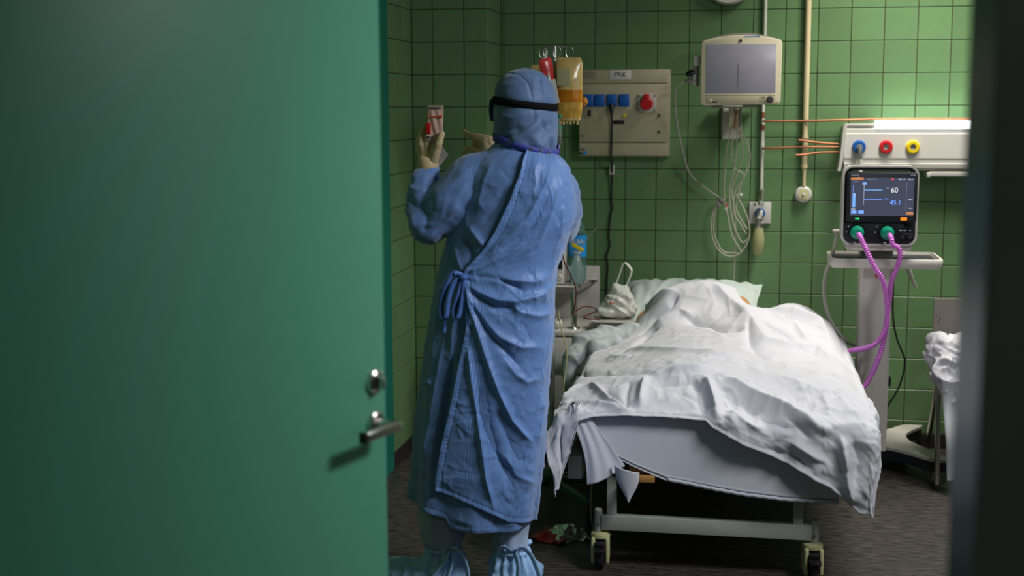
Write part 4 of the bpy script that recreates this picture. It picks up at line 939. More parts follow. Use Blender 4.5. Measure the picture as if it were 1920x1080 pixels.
for k in range(5):
    a = 2 * PI * k / 5 - 0.96
    e = (-0.78 + 0.34 * math.cos(a), -1.2 + 0.34 * math.sin(a), 0.085)
    l = part(G().box(((-0.78 + e[0]) / 2, (-1.2 + e[1]) / 2, 0.098), (0.34, 0.03, 0.026), 0.004, rot=(0, 0.03, a)), 'base_leg', M['greenbar'], iv)
    part(G().lathe([(0.0, -0.010), (0.028, -0.010), (0.033, 0.0), (0.028, 0.010), (0.0, 0.010)], (e[0], e[1], 0.0335), 'X', 20).cyl((e[0], e[1], 0.04), (e[0], e[1], 0.09), 0.008, seg=10), 'stand_caster', M['blackrub'], l)
part(G().lathe([(0, 0.0), (0.035, 0.0), (0.035, 0.05), (0.018, 0.07), (0, 0.07)], (-0.78, -1.2, 0.08), 'Z', 20), 'base_hub', M['greenbar'], iv)

def bag_shape(cx, cy, x0, x1, z0, z1, th, t0=0.0, t1=1.0, off=0.0, n=30):
    """a slack fluid bag: rounded shoulders, flat seams at the edges, fuller towards the bottom; t0..t1 picks a slice"""
    v, f = [], []
    for j in range(n + 1):
        t_ = t0 + (t1 - t0) * j / n; z_ = z1 + (z0 - z1) * t_
        for s_ in (1, -1):
            for i in range(n + 1):
                u = i / n; e = math.sin(PI * u) ** 0.55
                prof_ = min(1, 0.08 + (max(0.0, t_) * 7) ** 0.5 * 0.6) * (1 - 0.75 * max(0, (t_ - 0.66) / 0.34) ** 1.3)
                wv = 0.0026 * float(noise(np.array([u * 11.0, t_ * 2.2, x0 * 50]))) * max(0, t_ - 0.25) * e * 2
                w_ = (1 - 0.16 * max(0, 1 - t_ * 9) ** 2) * (1 - 0.20 * max(0, (t_ - 0.78) / 0.22) ** 1.5)
                x = (x0 + x1) / 2 + (x1 - x0) * (u - 0.5) * w_
                v.append((x, cy - s_ * (th * e * prof_ + off) + (wv if s_ > 0 else -wv), z_))
    m_ = n + 1
    for j in range(n):
        for s_ in (0, 1):
            for i in range(n):
                a = (2 * j + s_) * m_ + i; b = (2 * (j + 1) + s_) * m_ + i
                f.append((a, a + 1, b + 1, b) if s_ == 0 else (a, b, b + 1, a + 1))
        for i in (0, n):
            a, b, c_, d = 2 * j * m_ + i, (2 * j + 1) * m_ + i, (2 * (j + 1) + 1) * m_ + i, 2 * (j + 1) * m_ + i
            f.append((a, b, c_, d))
    for j in (0, n):
        f += [(2 * j * m_ + i, 2 * j * m_ + i + 1, (2 * j + 1) * m_ + i + 1, (2 * j + 1) * m_ + i) for i in range(n)]
    return v, f
by = thing('plasma_bag', 'large clear bag of cloudy yellow plasma hanging right of the hooded head', 'fluid bag', (-0.70, -1.24, 1.6))
bagargs = (-0.70, -1.24, -0.758, -0.648, 1.596, 1.846, 0.034)
part(G().add(*bag_shape(*bagargs)), 'upper_bag', M['plasma'], by, sharp=0)
part(G().add(*bag_shape(*bagargs, 0.51, 0.70, 0.0012)), 'amber_plasma', M['plasma2'], by, sharp=0)
part(G().add(*bag_shape(*bagargs, 0.695, 0.95, 0.0010)), 'thin_plasma', M['plasma3'], by, sharp=0)
part(G().box2((-0.746, -1.2775, 1.735), (-0.692, -1.273, 1.80), 0.001), 'bag_label', M['frost'], by)
for k in range(6): part(G().box((-0.738 + k * 0.014, -1.241, 1.592 - 0.004 * (k % 2)), (0.009, 0.006, 0.016), 0.002), 'port_tab', M['plasma'], by)
part(G().sphere((-0.645, -1.22, 1.672), 0.02, 14, (0.8, 0.8, 1.0)), 'side_lobe', M['plasma2'], by)
b2 = thing('pale_bag', 'pale yellowish fluid bag half hidden behind the hood', 'fluid bag', (-0.83, -1.16, 1.65))
part(G().add(*bag_shape(-0.83, -1.15, -0.875, -0.775, 1.66, 1.822, 0.025)), 'bag_film', M['plasma'], b2, sharp=0)
br_ = thing('red_cell_bag', 'narrow red cell bag hanging just left of the drip stand pole', 'fluid bag', (-0.78, -1.26, 1.66))
v, f = bag_shape(0, 0, -0.028, 0.028, -0.10, 0.10, 0.018)
rm = Euler((0.1, -0.22, 0.5)).to_matrix()
part(G().add([(rm @ Vector(p) + Vector((-0.779, -1.262, 1.745)))[:] for p in v], f), 'red_film', M['redbag'], br_, sharp=0)
v, f = bag_shape(0, 0, -0.024, 0.024, -0.095, -0.02, 0.024)
part(G().add([(rm @ Vector(p) + Vector((-0.777, -1.262, 1.745)))[:] for p in v], f), 'dark_cells', M['blood'], br_, sharp=0)
part(G().tube([(-0.795, -1.265, 1.855), (-0.79, -1.272, 1.82), (-0.775, -1.285, 1.76), (-0.765, -1.285, 1.70), (-0.757, -1.27, 1.66)], 0.0055, 8), 'pale_loop', M['bagwhite'], br_)
part(G().ribbon([(-0.760, -1.285, 1.76), (-0.75, -1.288, 1.71), (-0.742, -1.285, 1.668)], 0.018, 0.0015), 'white_slip', M['label'], br_)
part(G().tube([(-0.80, -1.262, 1.83), (-0.793, -1.262, 1.856), (-0.792, -1.25, 1.872)], [0.014, 0.006, 0.005], 8), 'bag_neck', M['bagwhite'], br_)
dc = thing('drip_chamber', 'clear drip chamber half full of blood with teal ring and dark red line', 'drip chamber', (-0.742, -1.27, 1.55))
part(G().lathe([(0.0, 0.0), (0.008, 0.0), (0.0105, 0.006), (0.0105, 0.075), (0.006, 0.085), (0.0, 0.085)], (-0.738, -1.275, 1.502), 'Z', 20), 'chamber', M['clearp'], dc)
part(G().lathe([(0.0, 0.0), (0.0095, 0.002), (0.0095, 0.032), (0.0, 0.032)], (-0.738, -1.275, 1.5025), 'Z', 18), 'blood_fill', M['blood'], dc)
part(G().lathe([(0.0108, 0.0), (0.0118, 0.0), (0.0118, 0.006), (0.0108, 0.006)], (-0.738, -1.275, 1.566), 'Z', 20), 'teal_ring', M['teal'], dc)
part(G().tube([(-0.738, -1.275, 1.585), (-0.742, -1.275, 1.62), (-0.747, -1.27, 1.66)], [0.006, 0.004, 0.0035], 10), 'inlet_tube', M['clearp'], dc)
part(G().sphere((-0.734, -1.278, 1.615), 0.007, 12), 'green_bead', M['teal'], dc)
part(G().tube([(-0.738, -1.275, 1.503), (-0.738, -1.275, 1.49)], [0.006, 0.004], 10), 'outlet', M['offwhite'], dc)
part(G().tube([(-0.738, -1.275, 1.49), (-0.741, -1.275, 1.44), (-0.745, -1.27, 1.38), (-0.735, -1.25, 1.25), (-0.722, -1.22, 1.16), (-0.733, -1.2, 1.11), (-0.728, -1.2, 1.03), (-0.702, -1.18, 0.965), (-0.684, -1.15, 0.905), (-0.694, -1.10, 0.83), (-0.71, -1.05, 0.785), (-0.69, -1.02, 0.80), (-0.66, -1.0, 0.81), (-0.625, -0.98, 0.80), (-0.62, -0.97, 0.785), (-0.65, -0.98, 0.772), (-0.67, -1.0, 0.765), (-0.655, -1.02, 0.76), (-0.60, -1.0, 0.755)], 0.0028, 7), 'blood_line', M['bloodtube'], dc)
part(G().tube([(-0.744, -1.27, 1.49), (-0.755, -1.27, 1.44), (-0.757, -1.26, 1.38), (-0.75, -1.24, 1.28)], 0.0028, 7), 'side_line', M['bloodtube'], dc)
dt = thing('drain_line', 'thin yellowish drain line trailing from the stand down beside the bed', 'tube', (-0.75, -1.1, 0.5))
part(G().tube([(-0.775, -1.02, 0.79), (-0.760, -1.05, 0.72), (-0.735, -1.08, 0.66), (-0.728, -1.1, 0.59), (-0.735, -1.15, 0.48), (-0.70, -1.3, 0.36)], 0.003, 7), 'line_run', M['frost'], dt)
d2 = thing('floor_drain_line', 'thin pale line hanging below the bed frame to the floor litter', 'tube', (-0.56, -1.7, 0.2))
part(G().tube([(-0.545, -1.72, 0.36), (-0.548, -1.72, 0.25), (-0.553, -1.715, 0.14), (-0.545, -1.70, 0.055), (-0.55, -1.68, 0.01)], 0.0028, 7), 'line_run', M['frost'], d2)

# litter on the floor under the bed corner
li = thing('discarded_packet', 'crumpled clear packet with red print lying on the floor by the bed caster', 'packet', (-0.68, -1.58, 0))
def crumpled_sheet(cx, cy, w_, d_, h_, seed, n=26, rz=0.0):
    v, f = [], []
    xs, ys_ = np.meshgrid(np.linspace(-.5, .5, n), np.linspace(-.5, .5, n)); p = np.stack([xs.ravel() * 3, ys_.ravel() * 3, np.zeros(n * n) + seed], -1)
    hh = 0.004 + h_ * np.clip(ridged(p, seed), 0, 1) * (1 - 1.2 * np.maximum(np.abs(xs.ravel()), np.abs(ys_.ravel())))
    ca, sa = math.cos(rz), math.sin(rz)
    for k in range(n * n):
        x, y = xs.ravel()[k] * w_, ys_.ravel()[k] * d_
        v.append((cx + ca * x - sa * y, cy + sa * x + ca * y, float(hh[k])))
    for j in range(n - 1):
        for i in range(n - 1): f.append((j * n + i, j * n + i + 1, (j + 1) * n + i + 1, (j + 1) * n + i))
    m_ = len(v); v += [(a, b, max(0.0006, c_ - 0.0015)) for a, b, c_ in v[:m_]]
    f += [tuple(i + m_ for i in q[::-1]) for q in f[:]]
    return G().add(v, f)
part(crumpled_sheet(-0.70, -1.64, 0.14, 0.16, 0.03, 1.7, rz=-0.4), 'red_print', M['redbag'], li, sharp=0)
part(crumpled_sheet(-0.655, -1.62, 0.13, 0.16, 0.05, 3.3, rz=0.5), 'clear_wrap', M['clearp'], li, sharp=0)

# ------------------------------------------------------------------ the bed
bed = thing('hospital_bed', 'pale grey enamelled hospital bed frame on yellow casters under white bedding', 'bed', (-0.115, -1.05, 0))
BY = -1.95
def post(x, y, z0, z1, r=0.014): return G().lathe([(0, 0), (r, 0), (r, z1 - z0 - 0.004), (r - 0.003, z1 - z0), (0, z1 - z0)], (x, y, z0), 'Z', 20)
for y in (BY, -0.35):
    part(G().box2((-0.485, y - 0.018, 0.148), (0.250, y + 0.018, 0.202), 0.003), 'cross_bar', M['bedgrey'], bed)
    for x in (-0.497, 0.262):
        p = part(post(x, y, 0.135, 0.222, 0.0145), 'corner_post', M['bedgrey'], bed)
        part(G().lathe([(0, 0.005), (0.005, 0.004), (0.0065, 0)], (x - 0.002, y - 0.0145, 0.166), 'Y', 12), 'post_bolt', M['steel'], p)
    for x in (-0.449, 0.203):
        part(G().box2((x - 0.017, y - 0.015, 0.20), (x + 0.017, y + 0.015, 0.37), 0.002), 'upright', M['bedgrey'], bed)
for x in (-0.449, 0.203):
    part(G().box2((x - 0.02, BY - 0.015, 0.345), (x + 0.02, -0.30, 0.385), 0.003), 'side_rail', M['bedgrey'], bed)
part(G().box2((-0.605, BY - 0.03, 0.335), (-0.555, -0.15, 0.42), 0.004), 'side_panel', M['offwhite'], bed)
part(G().box2((0.345, BY - 0.03, 0.345), (0.375, -0.15, 0.42), 0.004), 'side_panel', M['offwhite'], bed)
part(G().box2((-0.555, -0.155, 0.345), (0.345, -0.12, 0.42), 0.003), 'head_rail', M['bedgrey'], bed)
part(G().box2((-0.555, BY + 0.015, 0.385), (0.345, BY + 0.045, 0.418), 0.003), 'foot_rail', M['bedgrey'], bed)
for z_ in (0.352, 0.402): part(G().cyl((-0.618, BY - 0.015, z_), (-0.604, BY - 0.015, z_), 0.004, seg=10), 'panel_pin', M['steel'], bed)
for k in range(7):
    y = BY + 0.10 + k * 0.27
    part(G().box2((-0.55, y, 0.398), (0.34, y + 0.085, 0.418), 0.004), 'slat', M['wood'], bed)
for a, b in (((-0.385, BY - 0.045, 0.372), (-0.20, BY - 0.006, 0.390)), ((-0.385, BY - 0.050, 0.393), (-0.24, BY - 0.006, 0.415))):
    part(G().box2(a, b, 0.003), 'wooden_board', M['wood'], bed)
part(G().box2((-0.385, BY - 0.075, 0.345), (-0.293, BY - 0.035, 0.371), 0.004), 'wooden_block', M['wood'], bed)
part(G().box2((-0.60, -1.30, 0.27), (-0.43, -1.26, 0.30), 0.003), 'side_bracket', M['steel'], bed)
for x, y, a in ((-0.489, BY, 0.06), (0.256, BY, 0.10), (-0.489, -0.35, 0.3), (0.256, -0.35, -0.2)):
    e = Euler((0, 0, a)); R3 = e.to_matrix()
    def rot(g, c=(x, y), R3=R3):
        g.v = [tuple(R3 @ (Vector(p) - Vector((c[0], c[1], 0))) + Vector((c[0], c[1], 0))) for p in g.v]; return g
    c = part(rot(G().lathe([(0, 0.0), (0.034, 0.0), (0.036, 0.006), (0.034, 0.016), (0.022, 0.02), (0, 0.02)], (x, y, 0.118), 'Z', 24)), 'caster', M['caster'], bed)
    for s in (-1, 1):
        part(rot(G().box((x + s * 0.0255, y, 0.077), (0.015, 0.085, 0.095), 0.007, 3)), 'caster_cheek', M['caster'], c)
    part(rot(G().lathe([(0.0, -0.014), (0.042, -0.014), (0.052, -0.010), (0.0545, 0.0), (0.052, 0.010), (0.042, 0.014), (0.0, 0.014)], (x, y - 0.004, 0.0547), 'X', 36)), 'caster_wheel', M['blackrub'], c)
    part(rot(G().box((x, y - 0.048, 0.098), (0.036, 0.02, 0.030), 0.004, rot=(0.3, 0, 0)).box((x, y - 0.064, 0.086), (0.040, 0.028, 0.010), 0.003, rot=(0.35, 0, 0))), 'brake_pedal', M['black'], c)

mt = G().box2((-0.562, -1.985, 0.420), (0.342, -0.085, 0.586), 0.035, 4)
tag(mt.build('mattress', M['mattress'], None), 'pale covered mattress under the white bedding', 'mattress')

# bed sheet hanging over the foot end
bs = thing('bed_sheet', 'flat white bed sheet hanging over the foot end of the mattress', 'bed sheet', (-0.1, -2.01, 0.6))
def sheet_panel(xs, top, bot, yf, n=70, m_=40, th=0.002):
    v = []; 
    for j in range(m_ + 1):
        t_ = j / m_
        for i in range(n + 1):
            u = i / n; x = xs[0] + (xs[1] - xs[0]) * u
            zt = np.interp(x, *zip(*top)); zb = np.interp(x, *zip(*bot))
            v.append((x, yf(u, t_), zt + (zb - zt) * t_))
    k = len(v); f = [(j * (n + 1) + i, j * (n + 1) + i + 1, (j + 1) * (n + 1) + i + 1, (j + 1) * (n + 1) + i) for j in range(m_) for i in range(n)]
    v2 = [(a, b + th, c_) for a, b, c_ in v]; f2 = [tuple(q + k for q in p[::-1]) for p in f]
    e = []
    for i in range(n): a = m_ * (n + 1) + i; e.append((a, a + 1, a + 1 + k, a + k)); e.append((i + 1, i, i + k, i + 1 + k))
    for j in range(m_): a = j * (n + 1); e.append((a, a + n + 1, a + n + 1 + k, a + k)); a += n; e.append((a + n + 1, a, a + k, a + n + 1 + k))
    return G().add(v + v2, f + f2 + e)
def yfold(u, t_): return -2.008 - 0.010 * t_ - 0.005 * math.sin(u * 9 + 1) * t_ - 0.003 * math.sin(u * 23 + t_ * 2) * t_ + (0.004 * math.sin(t_ * 60) if t_ > 0.93 else 0)
tp = [(-0.57, 0.582), (0.35, 0.572)]
part(sheet_panel((-0.555, 0.335), tp, [(-0.56, 0.50), (-0.45, 0.44), (-0.37, 0.402), (-0.25, 0.352), (0.02, 0.312), (0.16, 0.304), (0.335, 0.300)], yfold, 110, 60), 'foot_panel', M['sheet2'], bs, sharp=0)
g = G(); hem = []
n = 60
for i in range(n + 1):      # stitched hem along the lower edge
    x = -0.25 + 0.585 * i / n; z_ = np.interp(x, [-0.25, 0.02, 0.16, 0.335], [0.352, 0.312, 0.304, 0.300])
    hem.append((x, yfold((x + 0.555) / 0.89, 1.0) - 0.002, z_ + 0.006 + 0.0012 * math.sin(i * 1.7)))
part(G().ribbon(hem, 0.013, 0.003, side=(0, 0, 1), smooth=1), 'hem', M['sheet2'], bs, sharp=0)
def yflap(u, t_): return -2.036 - 0.016 * t_ - 0.012 * math.sin(u * 4.0 + 0.6) * t_ ** 0.7 - 0.0015 * math.sin(u * 17 + t_ * 4)
v = []
n, m_ = 40, 40
A, B_, C_, D = Vector((-0.592, 0, 0.575)), Vector((-0.535, 0, 0.595)), Vector((-0.395, 0, 0.408)), Vector((-0.527, 0, 0.338))
rr_ = []
for j in range(m_ + 1):
    t_ = j / m_; row = []
    for i in range(n + 1):
        u = i / n; p = (A * (1 - u) + B_ * u) * (1 - t_) + (D * (1 - u) + C_ * u) * t_
        p.x += 0.018 * math.sin(PI * t_) * (1 - u); row.append((p.x, yflap(u, t_), p.z - 0.010 * math.sin(PI * u) * t_))
    rr_.append(row + [(a, b + 0.002, c_) for a, b, c_ in row[::-1]])
part(G().loft(rr_), 'turned_corner', M['sheet2'], bs, sharp=0)
rr_ = []
for j in range(25):
    t_ = j / 24; row = []
    zt, zb = 0.405, 0.283; z_ = zt + (zb - zt) * t_
    w_ = 0.042 * (math.sin(PI * (0.22 + 0.78 * (1 - t_)) * 0.5)) * (1 - t_ ** 3) + 0.002; cx = -0.388 + 0.008 * t_
    for i in range(17):
        a = PI * i / 16; row.append((cx - w_ * math.cos(a), -2.058 - 0.026 * math.sin(a) * (1 - t_ * 0.7), z_ + 0.012 * math.cos(a) * (1 - t_)))
    rr_.append(row + [(a, b + 0.003, c_) for a, b, c_ in row[::-1]])
part(G().loft(rr_), 'corner_fold', M['sheet2'], bs, sharp=0)

# pillow
def pillow(c, d, seed):
    n = 48; v, f = [], []
    for s in (1, -1):
        for j in range(n + 1):
            for i in range(n + 1):
                u, w_ = 2 * i / n - 1, 2 * j / n - 1
                h = (1 - abs(u) ** 2.6) ** 0.5 * (1 - abs(w_) ** 2.6) ** 0.5
                k = 1 - 0.05 * (1 - abs(u) ** 2) * abs(w_) - 0.0; k2 = 1 - 0.07 * (1 - abs(w_) ** 2) * abs(u)
                x, y = c[0] + d[0] / 2 * u * k2, c[1] + d[1] / 2 * w_ * k
                v.append((x, y, c[2] + s * d[2] / 2 * h))
    v = np.array(v); p = v * 9; v[:, 2] += (ridged(p * np.array([1.3, 0.7, 1]), seed) - 0.5) * 0.014
    m_ = n + 1
    for s in (0, 1):
        o = s * m_ * m_
        for j in range(n):
            for i in range(n):
                q = (o + j * m_ + i, o + j * m_ + i + 1, o + (j + 1) * m_ + i + 1, o + (j + 1) * m_ + i); f.append(q if s == 0 else q[::-1])
    k = m_ * m_
    ed = [j * m_ for j in range(m_)], [j * m_ + n for j in range(m_)], list(range(m_)), list(range(n * m_, n * m_ + m_))
    for e in ed:
        for a, b in zip(e, e[1:]): f.append((a, b, b + k, a + k))
    return v, f
v, f = pillow((0, 0, 0), (0.66, 0.42, 0.16), 3.0)
Rp = Euler((math.radians(22), 0, math.radians(-2))).to_matrix()
pil = G().add([(Rp @ Vector(p) + Vector((-0.245, -0.245, 0.712)))[:] for p in v], f)
tag(pil.build('pillow', M['pillow'], None, 0), 'pale mint pillow propped at the head of the bed against the tiles', 'pillow')

# the patient lying under the blanket: one continuous body
pa = thing('person', 'person lying in bed covered by the white blanket, only bare shoulders showing', 'person', (-0.2, -0.6, 0.61))
g = G()
limb(g, [(-0.20, -0.25, 0.715), (-0.20, -0.33, 0.725), (-0.20, -0.40, 0.715)], [0.080, 0.062, 0.055])
limb(g, [(-0.20, -0.25, 0.735), (-0.20, -0.275, 0.755)], [0.065, 0.05])
limb(g, [(-0.325, -0.47, 0.720), (-0.20, -0.46, 0.72), (-0.055, -0.47, 0.715)], [0.060, 0.085, 0.060])
limb(g, [(-0.20, -0.52, 0.715), (-0.17, -0.72, 0.735), (-0.16, -0.90, 0.655)], [0.095, 0.105, 0.07])
limb(g, [(-0.27, -0.54, 0.69), (-0.25, -0.72, 0.69), (-0.23, -0.92, 0.645)], [0.06, 0.06, 0.045])
limb(g, [(-0.11, -0.54, 0.69), (-0.09, -0.72, 0.69), (-0.09, -0.92, 0.645)], [0.06, 0.06, 0.045])
for s in (-1, 1):
    limb(g, [(-0.155 + s * 0.07, -0.95, 0.642), (-0.13 + s * 0.085, -1.35, 0.628), (-0.12 + s * 0.09, -1.70, 0.622)], [0.045, 0.034, 0.024])
    limb(g, [(-0.12 + s * 0.09, -1.70, 0.622), (-0.12 + s * 0.10, -1.76, 0.630)], [0.024, 0.018])
limb(g, [(-0.338, -0.445, 0.755), (-0.448, -0.51, 0.675), (-0.42, -0.72, 0.635)], [0.054, 0.040, 0.022])
limb(g, [(-0.020, -0.435, 0.740), (0.05, -0.60, 0.675), (0.12, -0.82, 0.65)], [0.052, 0.036, 0.026])
limb(g, [(0.12, -0.82, 0.66), (0.13, -0.89, 0.655)], [0.028, 0.02])
limb(g, [(-0.42, -0.72, 0.635), (-0.41, -0.79, 0.632)], [0.022, 0.016])
limb(g, [(-0.20, -0.245, 0.795), (-0.20, -0.265, 0.792)], [0.014, 0.012])   # nose
for s in (-1, 1): limb(g, [(-0.20 + s * 0.080, -0.255, 0.725)], [0.018])      # ears
co, nr, fs = remesh(g, 0.011, 5)
arr('body', co, fs, M['skin'], pa)

# ------------------------------------------------------------------ the blanket: cloth laid over the body and the bed, hanging at foot and sides
BX = np.array([-.62, -.5, -.42, -.33, -.235, -.14, -.05, .02, .1, .2, .3, .38, .43])
BYs = np.array([-.45, -.6, -.72, -.82, -.92, -1.1, -1.35, -1.65, -1.85, -2.03])
BH = np.array([[.63, .67, .73, .80, .825, .825, .79, .745, .74, .755, .72, .65, .61],
               [.63, .67, .755, .845, .868, .872, .84, .765, .755, .785, .755, .69, .62],
               [.63, .66, .745, .845, .872, .885, .85, .79, .775, .795, .76, .70, .62],
               [.625, .65, .70, .77, .80, .815, .815, .80, .785, .785, .75, .69, .62],
               [.62, .65, .68, .725, .75, .765, .78, .795, .77, .735, .71, .67, .615],
               [.615, .645, .675, .705, .73, .745, .755, .76, .735, .70, .675, .65, .61],
               [.61, .64, .665, .695, .715, .725, .73, .725, .705, .685, .665, .645, .61],
               [.605, .635, .66, .69, .712, .722, .715, .705, .695, .685, .668, .645, .61],
               [.60, .625, .645, .675, .70, .705, .692, .678, .675, .672, .665, .645, .605],
               [.585, .598, .600, .600, .600, .600, .596, .590, .588, .588, .590, .592, .575]])
def cub(xs, ys, x):
    """monotone-ish cubic through table rows (ys along axis 0)"""
    xs = np.asarray(xs); i = np.clip(np.searchsorted(xs, x) - 1, 0, len(xs) - 2)
    h = xs[i + 1] - xs[i]; t_ = (x - xs[i]) / h
    sl = (ys[1:] - ys[:-1]) / (xs[1:] - xs[:-1])[:, None] if ys.ndim == 2 else (ys[1:] - ys[:-1]) / (xs[1:] - xs[:-1])
    mm = np.concatenate([sl[:1], (sl[1:] + sl[:-1]) / 2, sl[-1:]])
    if ys.ndim == 2: t_, h = t_[:, None], h[:, None]
    return ys[i] * (2 * t_ ** 3 - 3 * t_ ** 2 + 1) + h * mm[i] * (t_ ** 3 - 2 * t_ ** 2 + t_) + ys[i + 1] * (3 * t_ ** 2 - 2 * t_ ** 3) + h * mm[i + 1] * (t_ ** 3 - t_ ** 2)
def top_height(x, y):
    rows = cub(-BYs, BH, -np.clip(y, -2.03, -.45))             # n x 13
    x = np.clip(x, BX[0], BX[-1]); i = np.clip(np.searchsorted(BX, x) - 1, 0, 11)
    h = BX[i + 1] - BX[i]; t_ = (x - BX[i]) / h
    sl = (rows[:, 1:] - rows[:, :-1]) / (BX[1:] - BX[:-1]); mm = np.concatenate([sl[:, :1], (sl[:, 1:] + sl[:, :-1]) / 2, sl[:, -1:]], 1)
    k = np.arange(len(x))
    return rows[k, i] * (2 * t_ ** 3 - 3 * t_ ** 2 + 1) + h * mm[k, i] * (t_ ** 3 - 2 * t_ ** 2 + t_) + rows[k, i + 1] * (3 * t_ ** 2 - 2 * t_ ** 3) + h * mm[k, i + 1] * (t_ ** 3 - t_ ** 2)
XL, XR, YF = -.615, .425, -2.02
FOOT = [(-.86, .26), (-.66, .30), (-.615, .26), (-.585, .17), (-.555, .055), (-.50, .040), (-.35, .034), (-.2, .040), (-.12, .045), (-.095, .075), (.0, .12), (.1, .155), (.2, .205), (.3, .26), (.37, .325), (.40, .345), (.43, .33), (.48, .33), (.62, .30)]
HEAD = [(-.86, -.80), (-.62, -.86), (-.54, -.80), (-.46, -.66), (-.36, -.53), (-.25, -.50), (-.1, -.50), (-.02, -.52), (.06, -.50), (.2, -.46), (.43, -.50), (.62, -.60)]
FOLDS = []   # filled below: (line in cloth coordinates, half width, height)
def blanket_surface(A_, B__):
    """cloth coordinates (across, along) -> world"""
    x = np.clip(A_, XL, XR); y = np.clip(B__, YF, 0)
    z_ = top_height(x, y)
    da, db = A_ - x, B__ - y; L_ = np.hypot(da, db); Ls = np.maximum(L_, 1e-6); r = 0.05
    off = r * (1 - np.exp(-L_ / r)) ; drop = np.maximum(0, L_ - off * 0.75)
    return np.stack([x + da / Ls * off, y + db / Ls * off, z_ - drop], -1)
